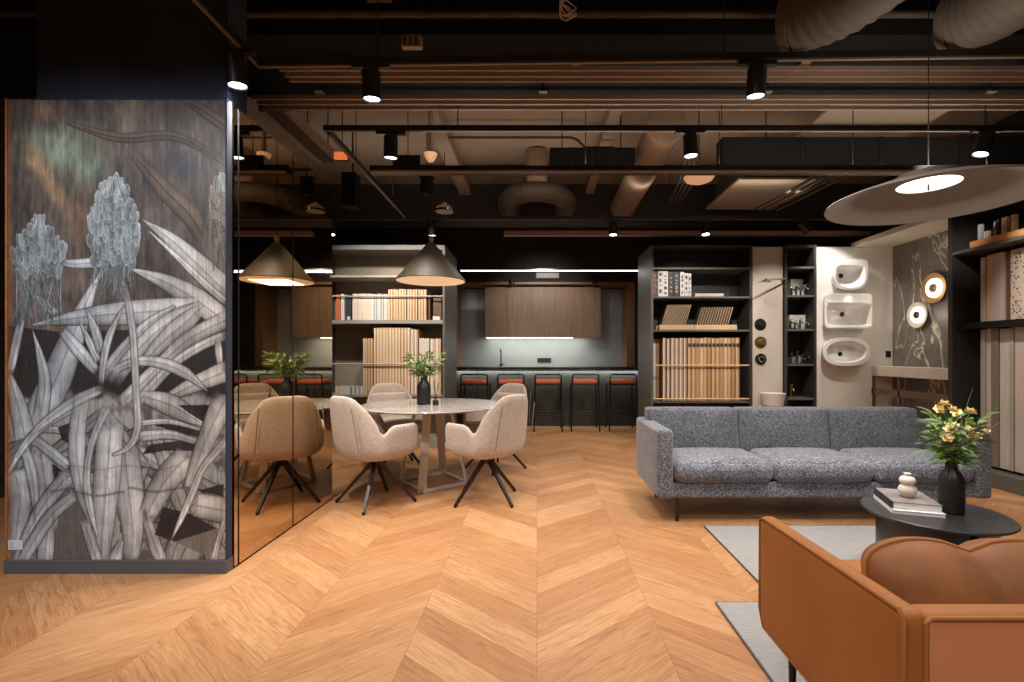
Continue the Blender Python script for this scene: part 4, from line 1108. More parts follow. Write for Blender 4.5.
MB().box(a.x, b.x, yA, yA + .25, zs, zs + .006).build('cover', 'book_white', t); MB().box(a.x + .004, b.x - .004, yA + .004, yA + .246, zs + .0062, zs + .036).build('page_block', 'cream', t); MB().box(a.x, b.x, yA, yA + .25, zs + .0362, zs + .042).build('cover', 'book_white', t)
# racks of slanted chips
zr = lz(330.6) + .0125
for (a, b, ty, l, n, lab) in ((659.5, 694.2, 304.0, 'long pale wood rack holding the taller slanted chips', 14, 'slanted wood chip in the rack nearer the bar'), (694.8, 737, 306.5, 'pale wood rack next to the cream panel, with shorter slanted chips', 13, 'slanted wood chip in the rack nearer the cream panel')):
    x0, x1 = pxs(a), pxs(b)
    t = thing('chip_rack', l, 'rack', ((x0 + x1) / 2, yA, zr), group='chip racks behind the sofa')
    MB().box(x0, x1, yA, yA + .012, zr, zr + .066).build('front_rail', 'alder', t); MB().box(x0, x1, yA + .17, yA + .182, zr, zr + .066).build('rear_rail', 'alder', t); MB().box(x0, x1, yA + .0125, yA + .1695, zr, zr + .010).build('base', 'alder', t)
    h = PZ(ty, yA) - zr - .012
    for k in range(n):
        cx = x0 + .02 + (x1 - x0 - .15) * k / (n - 1)
        c = thing('sample_chip', lab, 'sample chip', (cx, yA + .02, zr + .014), group=lab.replace('slanted wood chip', 'slanted chips'))
        mt = Matrix.Rotation(math.radians(17), 4, 'Y')
        MB().box(-.003, .003, 0, .14, 0, h / math.cos(.3) * .97, mt).build('chip', 'chip_edge', c, world=False)
        MB().box(-.0045, -.0032, 0, .14, 0, h / math.cos(.3) * .97, mt).build('backing', 'board_dk', c, world=False)
# tall wood sample boards
z0 = .602
x = 663.0; k = 0
tag(board(pxs(654), pxs(661.8), yA + .12, .2, z0, PZ(339, yA), 'board7', 'broad brown sample board at the bar end of the tall row', None), None)
while x < 684.0:
    board(pxs(x), pxs(x + 3.3), yA, .3, z0, PZ(338.2 + random.uniform(-.3, .3), yA), random.choice(['board6', 'board7', 'board1']), 'white edged tall sample board behind the sofa', 'white edged tall sample boards', cap='board_wh'); x += 4.15
while x < 737:
    w = 4.0; bt = board(pxs(x), pxs(x + 3.55), yA, .3, z0, PZ(338 + random.uniform(-.4, .4), yA), ['board3', 'board1', 'board6', 'board0', 'board3', 'board7'][k % 6], 'brown tall sample board with dark tag behind the sofa', 'brown tall sample boards with dark tags', cap=['board0', 'board4', 'board6'][k % 3])
    wd = pxs(x + 3.55) - pxs(x); hz = PZ(338, yA) - z0
    MB().box(-wd / 2 + .004, wd / 2 - .002, -.0055, -.0042, hz - .115, hz - .07).build('tag', 'book_dark', bt, world=False)
    x += w; k += 1

# ------------------------------------------------------------------ bathroom display
yP = 6.22
def panel(px0_, px1_, m, name, label, z0=0, z1=2.6):
    return tag(MB().box(PX(px0_, yP), PX(px1_, yP), yP, yP + .03, z0, z1).build(name, m), label, 'wall panel')
panel(752.6, 782.6, 'panel_beige', 'wall_cladding', 'narrow beige display panel with three round shower valves')
panel(816.2, 892.6, 'panel_cream', 'wall_cladding', 'cream display panel carrying three white washbasins')
# dark narrow shelf
NX0, NX1 = PX(784.2, YF), PX(815.8, YF)
t = thing('tap_shelf', 'narrow charcoal shelf column showing chrome taps between two pale panels', 'shelving unit', ((NX0 + NX1) / 2, YF, 0))
for xx in (NX0, NX1 - .03): MB().box(xx, xx + .03, YF - .02, 6.55, 0, 2.62).build('side_panel', 'gunmetal_dk', t)
MB().box(NX0 + .03, NX1 - .03, 6.53, 6.55, 0, 2.62).build('back_panel', 'shelf_navy', t)
MB().box(NX0 + .03, NX1 - .03, YF - .01, 6.53, lz(247.5), 2.62).build('top_panel', 'gunmetal_dk', t)
SY = (267.7, 296, 330, 365, 399)
for yy in SY: MB().box(NX0 + .03, NX1 - .03, YF - .01, 6.53, lz(yy) - .012, lz(yy) + .012).build('shelf', 'gunmetal', t)
MB().box(NX0 + .03, NX1 - .03, YF - .01, 6.53, 0, .12).build('plinth', 'gunmetal_dk', t)
def tap(x, y, z, h, m, label, group=None, reach=.07):
    b = Vector((x, y, z)); t = thing('basin_tap', label, 'tap', b, group=group)
    MB().lathe([(0, 0), (.018, 0), (.018, .008), (.014, .012), (.014, h), (0, h)], 14, b).build('tap_body', m, t, smooth=True)
    MB().tube(bez([b + Vector((0, 0, h * .75)), b + Vector((0, -reach * .6, h * .95)), b + Vector((0, -reach, h * .6))], 6), .009, 8).build('spout', m, t, smooth=True)
    MB().tube([b + Vector((0, 0, h)), b + Vector((.0, .0, h + .012)), b + Vector((.028, 0, h + .022))], .006, 8).build('lever', m, t, smooth=True)
def block(a, b, ty, yy, m, l):
    x0, x1 = PX(a, 6.3), PX(b, 6.3); z = lz(yy) + .0125
    tag(MB().box(x0, x1, 6.36, 6.44, z, PZ(ty, 6.36)).build('display_block', m, bevel=.003), l, 'display block')
block(793, 806, 279, 296, 'board_wh', 'white display block behind the taps on the second shelf from the top')
block(792, 808, 315, 330, 'board_wh', 'white display block behind the taps on the middle shelf')
block(793, 804, 357, 365, 'board_gr', 'small grey display block behind the taps on the fourth shelf')
tap(PX(790, 6.28), 6.3, lz(267.7) + .0125, .16, 'blackmetal', 'single black tap on the topmost narrow shelf')
for i, (x, h) in enumerate(((791.5, .10), (796, .12), (800.5, .11), (805, .13))): tap(PX(x, 6.28), 6.28, lz(296) + .0125, h, 'chrome', 'chrome tap before the white block on the second narrow shelf', 'chrome taps on the second shelf')
for i, (x, h) in enumerate(((790.5, .11), (795, .09), (800, .12), (806, .10))): tap(PX(x, 6.28), 6.28, lz(330) + .0125, h, 'chrome', 'chrome tap before the white block on the middle narrow shelf', 'chrome taps on the middle shelf')
for i, (x, h) in enumerate(((791, .12), (797, .14), (802, .10), (806.5, .12))): tap(PX(x, 6.28), 6.28, lz(365) + .0125, h, 'chrome' if i < 3 else 'blackmetal', ['chrome tap by the side wall on the fourth narrow shelf', 'taller chrome tap in the middle of the fourth narrow shelf', 'short chrome tap on the fourth narrow shelf', 'black tap standing apart on the fourth narrow shelf'][i])
tap(PX(791, 6.28), 6.28, lz(399) + .0125, .15, 'gold', 'golden tap on the lowest visible narrow shelf')
# round shower valves on the beige panel
def valve(x, y, r, m, label):
    c = P(x, y, yP); rot = Matrix.Rotation(PI / 2, 3, 'X'); t = thing('shower_valve', label, 'shower valve', (c.x, yP, c.z), group='round shower valves')
    MB().lathe([(0, 0), (r, 0), (r, .006), (r * .94, .012), (0, .012)], 36, c + Vector((0, -.001, 0)), rot).build('cover_plate', m, t, smooth=True); MB().cyl(c + Vector((0, -.0009, 0)), c + Vector((0, -.0001, 0)), r * .5, 20).build('wall_mount', 'chrome', t)
    MB().lathe([(r * .48, .0125), (r * .48, .04), (r * .40, .046), (0, .046)], 28, c, rot).build('turn_knob', m, t, smooth=True)
    for k in range(4):
        a = 2 * PI * k / 4 + .5; q = c + Vector((r * .72 * math.cos(a), 0, r * .72 * math.sin(a))); MB().lathe([(0, .0125), (r * .11, .0125), (r * .11, .022), (0, .022)], 12, q, rot).build('push_button', m, t, smooth=True)
valve(760.2, 324.5, .077, 'blackmetal', 'round black shower valve, topmost of three on the beige panel')
valve(760.5, 342.3, .077, 'gold', 'round golden shower valve between the black and the chrome ones')
valve(760.5, 359.2, .077, 'chrome', 'round chrome shower valve, lowest of three on the beige panel')
c = P(783, 279.5, 6.19)
t = thing('shower', 'chrome wall shower reaching over the beige panel', 'shower head', (c.x, 6.19, c.z))
e = P(766, 280, 5.9)
MB().tube([c + Vector((0, .02, 0)), c + Vector((0, -.06, .0)), Vector((e.x + .06, 5.95, e.z + .01)), Vector((e.x, 5.9, e.z + .01))], .011, 10).build('shower_arm', 'chrome', t, smooth=True)
MB().lathe([(0, 0), (.07, 0), (.075, .006), (.03, .02), (.014, .035), (0, .035)], 28, Vector((e.x - .02, 5.9, e.z - .03))).build('shower_rose', 'chrome', t, smooth=True)
c = P(770.5, 406, 6.12)
t = thing('washbowl', 'beige washbowl with rim on a bracket at the foot of the beige panel', 'washbowl', (c.x, 6.08, c.z))
MB().lathe([(0, 0), (.10, 0), (.125, .02), (.14, .12), (.15, .17), (.135, .172), (.12, .12), (.09, .03), (0, .025)], 40, Vector((c.x, 6.06, c.z))).build('bowl', 'cream', t, smooth=True)
MB().box(c.x - .10, c.x + .10, 6.0, 6.218, c.z - .03, c.z - .001).build('wall_mount', 'vanity', t)
# washbasins hung face-on to the panel
def basin(label, x0, x1, y0, y1, kind):
    a, b = P(x0, y0, 6.10), P(x1, y1, 6.10); W, Hh = b.x - a.x, a.z - b.z; cx, cz = (a.x + b.x) / 2, (a.z + b.z) / 2
    t = thing('washbasin', label, 'washbasin', (cx, yP, b.z), group='washbasins on the cream panel')
    n = 64
    def out(an, s):
        c_, s_ = math.cos(an), math.sin(an)
        if kind == 'oval': e = .80; return (math.copysign(abs(c_) ** e, c_) * W / 2 * s, math.copysign(abs(s_) ** e, s_) * Hh / 2 * s)
        if kind == 'square': e = .16; return (math.copysign(abs(c_) ** e, c_) * W / 2 * s, math.copysign(abs(s_) ** e, s_) * Hh / 2 * s)
        e = .14 if s_ > 0 else .95; ex = .14 if s_ > 0 else .70
        return (math.copysign(abs(c_) ** ex, c_) * W / 2 * s, math.copysign(abs(s_) ** e, s_) * Hh / 2 * s)
    def inn(an, s):
        c_, s_ = math.cos(an), math.sin(an)
        if kind == 'oval': e = .88; return (math.copysign(abs(c_) ** e, c_) * W / 2 * .84 * s, math.copysign(abs(s_) ** e, s_) * Hh / 2 * .76 * s)
        if kind == 'square': e = .22; return (math.copysign(abs(c_) ** e, c_) * W / 2 * .92 * s, -Hh * .115 + math.copysign(abs(s_) ** e, s_) * Hh / 2 * .66 * s)
        e = .35 if s_ > 0 else .9
        return (math.copysign(abs(c_) ** e, c_) * W / 2 * .84 * s, -Hh * .06 + math.copysign(abs(s_) ** e, s_) * Hh / 2 * .74 * s)
    yf = 6.08; rings = []; m = MB()
    def ring(fn, s, y): rings.append([m.bm.verts.new((cx + fn(2 * PI * i / n, s)[0], y, cz + fn(2 * PI * i / n, s)[1])) for i in range(n)])
    ring(out, .80, yP - .001); ring(out, .97, yf + .05); ring(out, 1, yf + .008); ring(out, .985, yf)
    ring(inn, 1.0, yf); ring(inn, .97, yf + .01); ring(inn, .86, yf + .06); ring(inn, .55, yf + .10); ring(inn, .1, yf + .105)
    for p, q in zip(rings, rings[1:]):
        for i in range(n): m.face([p[i], p[(i + 1) % n], q[(i + 1) % n], q[i]])
    m.face(rings[0][::-1]); m.face(rings[-1])
    m.build('basin_bowl', 'white_ceramic', t, smooth=True, angle=50)
    MB().box(cx - .08, cx + .08, yP - .0009, yP - .0001, cz - .05, cz + .05).build('wall_mount', 'chrome', t)
    dx = 0 if kind != 'dshape' else -.04
    q = Vector((cx + dx - .02, yf + .104, cz - (Hh * .08 if kind != 'dshape' else -.0)))
    MB().lathe([(0, 0), (.028, 0), (.030, .004), (.02, .008), (0, .008)], 24, q, Matrix.Rotation(PI / 2, 3, 'X')).build('drain', 'leg_metal', t, smooth=True)
    q = Vector((cx, yf + .0005, cz + Hh * .40))
    if kind == 'square': MB().box(cx - W * .45, cx + W * .45, yf - .012, yf - .0005, cz + Hh * .22, cz + Hh * .27).build('tap_ledge', 'white_ceramic', t, bevel=.003)
basin('D-shaped white washbasin, topmost of three on the cream panel', 832.5, 867, 259.5, 290, 'dshape')
basin('square white washbasin in the middle of the cream panel', 824, 871.5, 293.5, 328.5, 'square')
basin('oval white washbasin, lowest of three on the cream panel', 822, 869.5, 337.5, 366, 'oval')
a, b = P(885.5, 351, yP), P(890.5, 357.5, yP)
t = thing('wall_switch', 'small dark wall switch beside the oval washbasin', 'switch', ((a.x + b.x) / 2, yP, b.z))
MB().box(a.x, b.x, yP - .010, yP - .0005, b.z, a.z).build('switch_plate', 'gunmetal_dk', t, bevel=.002); MB().box(a.x + .015, b.x - .015, yP - .014, yP - .0102, b.z + .015, a.z - .015).build('rocker', 'blackmetal', t)
# marble wall, soffit and wall lamps
tag(MB().box(XR - .012, XR + .018, 4.83, yP + .02, 0, 2.6).build('marble_panel', 'marble'), 'dark veined marble panel on the side wall with two round lamps', 'wall panel')
struct(MB().box(PX(855, 6.2), XR + .018, 4.8, yP + .06, 2.602, 2.66).build('trim_3', 'soffit'))
def wall_lamp(x, y, r, m, label):
    d = XR * F / (x - CX) * .985; c = Vector((XR - .0125, d, PZ(y, d))); rot = Matrix.Rotation(-PI / 2, 3, 'Y')
    t = thing('wall_lamp', label, 'lamp', (c.x, c.y, c.z), group='round lamps on the marble')
    MB().lathe([(0, 0), (r * .62, 0), (r * .70, .01), (r, .05), (r * .985, .056), (r * .62, .035), (0, .03)], 48, c, rot).build('dish', m, t, smooth=True)
    MB().lathe([(r * .28, .036), (r * .34, .062), (r * .50, .070), (r * .62, .058), (r * .64, .037)], 48, c, rot).build('glow_ring', 'glowring', t, smooth=True)
    MB().lathe([(0, .036), (r * .26, .036), (r * .27, .066), (r * .2, .072), (0, .072)], 32, c, rot).build('cap', 'leg_metal' if m != 'brass' else 'bronze', t, smooth=True)
    lamp('POINT', c + Vector((-.30, 0, 0)), 1.6, (1, .88, .72), size=.05, name='wall_lamp_light')
wall_lamp(933, 288, .175, 'brass', 'round wall lamp with orange brass dish, upper one on the marble')
wall_lamp(916.5, 315, .155, 'wirewhite', 'round wall lamp with pale dish, lower one on the marble')
# vanity
t = thing('vanity_stand', 'beige stone vanity top on a bronze frame along the marble wall', 'vanity', (4.48, 5.6, 0))
MB().box(4.33, XR - .013, 4.86, yP - .003, .935, 1.056).build('stone_top', 'vanity', t, bevel=.003)
MB().box(4.33, 4.365, 4.86, yP - .003, .70, .775).build('bronze_rail', 'bronze', t)
for d in (6.19, 5.75, 4.9): MB().box(4.33, 4.355, d - .0125, d + .0125, 0, .93).build('post', 'bronze', t)
MB().box(4.33, 4.355, 4.9, 6.19, .08, .11).build('lower_rail', 'bronze', t)

# ------------------------------------------------------------------ tile shelving along the right wall
SXF = 4.11
t = thing('tile_shelving', 'deep black shelving of upright tile samples along the side wall', 'shelving unit', (4.36, 4.0, 0))
MB().box(SXF, XR - .013, 4.75, 4.80, 0, 2.6).build('end_panel', 'gunmetal_dk', t)
MB().box(SXF, XR - .013, 2.6, 2.65, 0, 2.6).build('end_panel', 'gunmetal_dk', t)
MB().box(XR - .04, XR - .013, 2.651, 4.749, .0, 2.6).build('back_panel', 'black', t)
MB().box(SXF + .01, XR - .041, 2.651, 4.749, 0, .135).build('plinth', 'gunmetal', t)
MB().box(SXF + .05, XR - .041, 2.651, 4.749, 1.452, 1.512).build('shelf', 'black', t)
MB().box(SXF, XR - .041, 2.651, 4.749, 2.185, 2.215).build('shelf', 'gunmetal', t)
MB().box(SXF, XR - .041, 2.651, 4.749, 2.585, 2.6).build('top_panel', 'gunmetal_dk', t)
def tiles(z0, z1, widths, mats, lab):
    y = 4.60; xf = 4.25
    for i, (w, m, l) in enumerate(zip(widths, mats, lab)):
        tag(MB().box(xf + (.0 if i % 2 == 0 else .012), xf + .22, y - w + .004, y, z0, z1 + (0 if i % 3 else -.01)).build('tile_sample', m, bevel=.002), l, 'tile sample', 'tile samples on the black shelving'); y -= w
tiles(1.514, 2.14, (.052, .065, .125, .05, .17, .16, .12), ('tile_a', 'board0', 'tile_a', 'board_dk', 'terrazzo', 'tile_b', 'tile_d'),
      ('slim rose beige tile sample at the far end of the upper tile row', 'tan tile sample, second from the far end of the upper row', 'wide rose beige tile sample in the upper row', 'dark slim sample between the rose tile and the terrazzo', 'terrazzo tile sample speckled with dark chips', 'ash tile sample beyond the terrazzo in the upper row', 'pale grey tile sample near the end of the upper row'))
tiles(.16, 1.45, (.05, .055, .075, .10, .04, .09, .12, .15, .12), ('tile_b', 'tile_a', 'tile_c', 'tile_d', 'tile_b', 'tile_a', 'tile_d', 'tile_b', 'tile_a'),
      ('slim ash tile sample at the far end of the tall lower row', 'rose slim tile sample, second in the tall lower row', 'olive grey tall tile sample in the lower row', 'pale wide tile sample following the olive one', 'thin ash tile sample after the pale wide one', 'rose tall tile sample behind the flower tips', 'pale tall tile sample further along the lower row', 'broad ash tall tile sample in the lower row', 'rose tall tile sample at the near end of the lower row'))
# pieces on the top shelf
zt = 2.216
t = thing('profile_tray', 'sloping orange wood tray on the top shelf of the tile shelving', 'tray', (4.2, 4.25, zt))
MB().box(4.13, 4.30, 4.03, 4.58, zt, zt + .012).build('base', 'orange_wood', t); MB().box(4.13, 4.145, 4.03, 4.58, zt + .0122, zt + .06).build('front_lip', 'orange_wood', t); MB().box(4.285, 4.30, 4.03, 4.58, zt + .0122, zt + .10).build('rear_lip', 'orange_wood', t)
def prof(y, h, w, m, l, ang=0):
    b = Vector((4.18, y, zt + .013)); t = thing('profile_sample', l, 'profile sample', b, group='samples in the orange tray')
    r = Matrix.Rotation(ang, 3, 'X')
    MB().cbox(b + r @ Vector((0, 0, h / 2)), (.03, w, h), r).build('profile', m, t, bevel=.003); MB().cbox(b + r @ Vector((-.017, 0, h * .8)), (.004, w * .7, h * .2), r).build('tag', 'board_gr', t)
prof(4.52, .20, .035, 'board_gr', 'pale grey profile sample at the far end of the orange tray')
prof(4.455, .12, .04, 'wirewhite', 'short pale profile sample in the orange tray')
prof(4.40, .21, .016, 'chrome', 'thin tilted chrome profile in the orange tray', .2)
prof(4.28, .20, .05, 'board6', 'tan profile sample in the middle of the orange tray')
prof(4.20, .20, .04, 'board0', 'light tan profile sample beside the middle one')
t = thing('round_sample', 'round grey knob sample on the top shelf past the tray', 'knob sample', (4.3, 4.12, zt + .2))
MB().cyl((4.46, 4.10, zt), (4.46, 4.10, zt + .16), .008, 8).build('stem', 'leg_metal', t); MB().lathe([(0, 0), (.045, 0), (.045, .02), (.02, .028), (0, .028)], 24, (4.45, 4.10, zt + .20), Matrix.Rotation(-PI / 2, 3, 'Y')).build('disc', 'board_gr', t, smooth=True)
# ------------------------------------------------------------------ ceiling services
def track(label, pts, w=.036, h=.036, off=.5):
    t = thing('lighting_track', label, 'lighting track', Vector(pts[0]))
    for k, (a, b) in enumerate(zip(pts, pts[1:])):
        a, b = Vector(a), Vector(b); d = b - a; ang = math.atan2(d.y, d.x)
        MB().cbox((a + b) / 2 + Vector((0, 0, h / 2)), (d.length + w * .9 * (k == 0), w, h), Matrix.Rotation(ang, 3, 'Z')).build('rail', 'blackmetal', t)
        MB().cbox((a + b) / 2 + Vector((0, 0, -.003)), (d.length, w * .5, .006), Matrix.Rotation(ang, 3, 'Z')).build('rail_insert', 'bronze', t)
        n = max(2, int(d.length / 1.6))
        for i in range(n):
            q = a.lerp(b, (i + off) / n); MB().cyl(q + Vector((0, 0, h)), (q.x, q.y, SLABZ - .001), .004, 6).build('hanger', 'cord', t)
    return t
ZT = 2.9
track('nearer black lighting track turning the corner above the mural slab', [(-1.64, -1.0, ZT), (-1.64, 2.83, ZT), (4.4, 2.70, ZT)], off=.35)
track('second black lighting track crossing over the dining table and sofa', [(-1.60, 3.64, ZT), (4.4, 3.64, ZT)])
track('side branch track running from the second track towards the far track', [(-1.60, 3.70, ZT), (-1.63, 5.96, ZT)])
track('far black lighting track in front of the shelving units', [(-2.9, 6.02, ZT), (4.4, 6.02, ZT)])

def spot(x, y, z, label, tilt=(0, 0, -1), L=.160, r=.053, energy=60, dim=False, aim=None, ang=75):
    top = Vector((x, y, z)); d = Vector(tilt).normalized()
    t = thing('track_spotlight', label, 'spotlight', (x, y, z - .2), group='black track spotlights')
    MB().box(x - .11, x + .11, y - .017, y + .017, z - .030, z - .008).build('adapter', 'blackmetal', t)
    piv = top + Vector((0, 0, -.04)); MB().cyl(top + Vector((0, 0, -.03)), piv + Vector((0, 0, -.02)), .012, 10).build('swivel', 'blackmetal', t)
    a = piv + Vector((0, 0, -.012)) - d * .01; b = a + d * L; q = d.to_track_quat('Z', 'Y').to_matrix()
    MB().lathe([(0, 0), (r * .9, 0), (r, .006), (r, L), (r * .90, L), (r * .86, L - .012), (0, L - .012)], 28, a, q).build('housing', 'blackmetal', t, smooth=True)
    MB().lathe([(0, L - .0115), (r * .85, L - .0115), (r * .80, L - .006), (0, L - .003)], 28, a, q).build('lens', 'lens_dim' if dim else 'lens', t, smooth=True)
    if energy:
        lamp('SPOT', b + d * .02, energy, (1, .93, .85), to=aim or (b + d), size=.04, angle=ang, blend=.7, name='spot_light')
spot(PX(235, 2.665), 2.665, ZT, 'spotlight on the corner track above the mural slab edge', (.05, .08, -1), energy=170, aim=(-1.50, 3.2, 0), ang=64)
spot(PX(371, 2.80), 2.80, ZT, 'spotlight on the nearer track between mural slab and centre', (0, .12, -1), energy=90, ang=95)
spot(PX(757, 2.77), 2.77, ZT, 'spotlight on the nearer track above the rug', (0, .12, -1), energy=110, ang=95)
spot(PX(391, 3.64), 3.64, ZT, 'spotlight on the second track near the dining chairs', (-.05, .12, -1), energy=80, ang=90)
spot(PX(690, 3.62), 3.62, ZT, 'spotlight on the second track above the sofa arm', (.05, .0, -1), energy=90, ang=90)
spot(PX(987, 3.60), 3.60, ZT, 'spotlight on the second track close to the tile shelving', (-.3, .05, -1), energy=90, ang=90)
spot(PX(332, 6.02), 6.02, ZT, 'small lit spotlight on the far track beside the mirror edge', (0, -.2, -1), dim=True, energy=0)
spot(PX(432, 6.02), 6.02, ZT, 'small lit spotlight on the far track above the cone lamp', (0, .1, -1), dim=True, energy=0)
spot(PX(613, 6.02), 6.02, ZT, 'spotlight on the far track above the bar opening', (0, -.1, -1), energy=45, dim=True)
spot(PX(705, 6.02), 6.02, ZT, 'spotlight on the far track above the books', (0, -.2, -1), energy=0, dim=True)
spot(PX(800, 6.02), 6.02, ZT, 'tilted spotlight on the far track before the tap shelf', (.7, -.1, -.7), energy=0, dim=True)
for px, l in ((512, 'tiny spotlight at the oak portal, above the tap'), (594, 'tiny spotlight at the oak portal, near its far post')):
    q = P(px, 285, 8.8); t = thing('niche_spotlight', l, 'spotlight', q); MB().cyl(q, q + Vector((0, 0, .09)), .04, 16).build('housing', 'blackmetal', t, smooth=True); MB().cyl(q + Vector((0, 0, -.002)), q + Vector((0, 0, -.0005)), .03, 16).build('lens', 'shelf_grey', t)

# steel channels crossing the ceiling
def channel(label, x0, x1, ys, z):
    t = thing('steel_channel', label, 'ceiling channel', ((x0 + x1) / 2, ys[0], z), group='beige steel channels')
    for y in ys: MB().box(x0, x1, y - .007, y + .007, z, z + .03).build('rail', 'profile', t)
    n = 4
    for k in range(n):
        x = x0 + (x1 - x0) * (k + .3) / n
        MB().box(x - .03, x + .03, ys[0] - .018, ys[-1] + .018, z + .0502, z + .06).build('cross_bar', 'profile', t)
        MB().cyl((x, ys[0], z + .06), (x, ys[0], SLABZ - .001), .005, 6).build('hanger', 'cord', t)
channel('triple beige steel channel just behind the nearer track', -1.72, 4.4, (3.21, 3.28, 3.34), 3.1)
channel('second set of thin beige steel channels behind the triple one', -2.1, 4.5, (3.533, 3.603, 3.683), 3.08)
t = thing('cable_tray', 'beige cable tray running away above the mirror wall', 'cable tray', (-2.08, 4.3, 3.1))
for x in (-2.15, -1.96): MB().box(x - .025, x + .025, 3.75, 4.75, 3.1, 3.16).build('side_rail', 'profile', t)
MB().box(-2.12, -1.99, 3.75, 4.75, 3.105, 3.115).build('tray_floor', 'duct_dk', t)
for y in (3.9, 4.5):
    for x in (-2.15, -1.96): MB().cyl((x, y, 3.16), (x, y, SLABZ - .001), .006, 6).build('hanger', 'cord', t)
# long linear fitting
a = P(371, 171, 3.95); a0z = a.z; t = thing('linear_fixture', 'long black linear ceiling light over the dining table and sofa', 'lamp', (1.2, 3.95, a.z - .03))
MB().box(a.x, 4.4, 3.92, 3.98, a.z - .026, a.z + .035).build('profile', 'blackmetal', t)
MB().box(a.x + .01, 4.39, 3.905, 3.9195, a.z - .028, a.z - .010).build('lower_lip', 'profile', t)
b = P(408, 163, 3.95); MB().box(b.x - .11, b.x + .11, 3.91, 3.99, a.z + .0352, a.z + .115).build('driver_box', 'blackmetal', t)
for x in (b.x, .4, 1.5, 2.6, 3.7): MB().cyl((x, 3.95, a.z + .034), (x, 3.95, SLABZ - .001), .004, 6).build('wire', 'cord', t)
# far beige batten above the shelving
q0, q1 = P(504, 233.5, 6.35), P(700, 233.5, 6.35)
tag(MB().box(q0.x, 4.4, 6.33, 6.40, q0.z - .03, q0.z + .03).build('ceiling_batten', 'profile'), 'beige batten under the ceiling above the bar opening', 'batten')
tag(MB().tube([(-4, 2.96, 3.3), (4.4, 2.96, 3.3)], .02, 10).build('ceiling_conduit', 'duct_dk', smooth=True), 'long thin pipe crossing the ceiling in front of the tracks', 'pipe')
tag(MB().tube([(-1.0, 4.9, 3.42), (.35, 4.9, 3.42), (.42, 4.92, 3.40), (.5, 5.0, 3.36), (.8, 5.0, 3.36)], .014, 8).build('ceiling_conduit', 'duct_dk', smooth=True), 'thin bent conduit above the second track', 'pipe')
tag(MB().tube([(-1.5, 5.8, 3.44), (3.9, 5.8, 3.44)], .018, 8).build('ceiling_conduit', 'black', smooth=True), 'thin dark pipe over the far shelving', 'pipe')
# ducts
def duct(label, pts, r, m='duct', rib=0, name='air_duct', n=20):
    t = thing(name, label, 'air duct', Vector(pts[0])); p = [Vector(q) for q in pts]
    if rib:
        rr = [r * (1 + .05 * math.sin(i * 2.2)) for i in range(len(p))]
        MB().tube(p, rr, n).build('flexible_hose', m, t, smooth=True, angle=180)
    else: MB().tube(p, r, n).build('duct_pipe', m, t, smooth=True)
    for q, d in ((p[0], p[1] - p[0]), (p[-1], p[-2] - p[-1])):
        d.normalize(); MB().cone(q + d * .01, q + d * .06, r * 1.06, r * 1.06, n).build('collar', m, t, smooth=True)
    return t
duct('straight round duct running back above the sofa', [(1.12, 4.15, 3.2), (1.14, 5.0, 3.2), (1.16, 6.5, 3.2)], .16)
c = P(537, 200, 5.9); pts = bez([(-.34, 6.45, 3.12), (-.46, 6.0, 3.12), (-.36, 5.5, 3.10), (.0, 5.42, 3.12), (.36, 5.5, 3.10), (.46, 6.0, 3.12), (.34, 6.45, 3.12)], 90)
t = duct('curved flexible duct in a horseshoe bend above the bar', pts, .118, 'duct_dk', rib=1)
MB().cyl((0, 5.55, 3.2), (0, 5.5, SLABZ - .001), .12, 20).build('branch_pipe', 'duct', t, smooth=True)
duct('large wrapped duct slanting up over the rug area, beside the disc pendant cord', bez([P(792, 16, 2.78), P(840, 8, 2.6), P(900, -40, 2.3), P(1000, -150, 1.8)], 40), .19, 'duct_dk', rib=1)
duct('second large wrapped duct slanting up near the tile shelving', bez([P(958, 16, 2.78), P(1000, 8, 2.6), P(1060, -40, 2.3), P(1160, -150, 1.8)], 40), .19, 'duct_dk', rib=1)
def hung_box(name, label, x0, x1, y0, y1, z0, z1):
    t = thing(name, label, 'air duct', ((x0 + x1) / 2, (y0 + y1) / 2, z0))
    MB().box(x0, x1, y0, y1, z0, z1).build('duct_body', 'black', t, bevel=.006)
    m = MB()
    for k in range(1, 4):
        x = x0 + (x1 - x0) * k / 4; m.box(x - .012, x + .012, y0 - .008, y0 - .0005, z0, z1)
    m.build('flange', 'blackmetal', t)
    for k in (.15, .85): MB().cyl((x0 + (x1 - x0) * k, (y0 + y1) / 2, z1), (x0 + (x1 - x0) * k, (y0 + y1) / 2, SLABZ - .001), .006, 6).build('hanger', 'cord', t)
hung_box('rectangular_duct', 'long black rectangular duct behind the linear light, towards the disc pendant', 1.62, 4.4, 4.20, 4.34, 2.87, 3.11)
hung_box('rectangular_duct', 'short black rectangular duct above the horseshoe flexible duct', .12, .93, 4.55, 4.72, 3.0, 3.17)
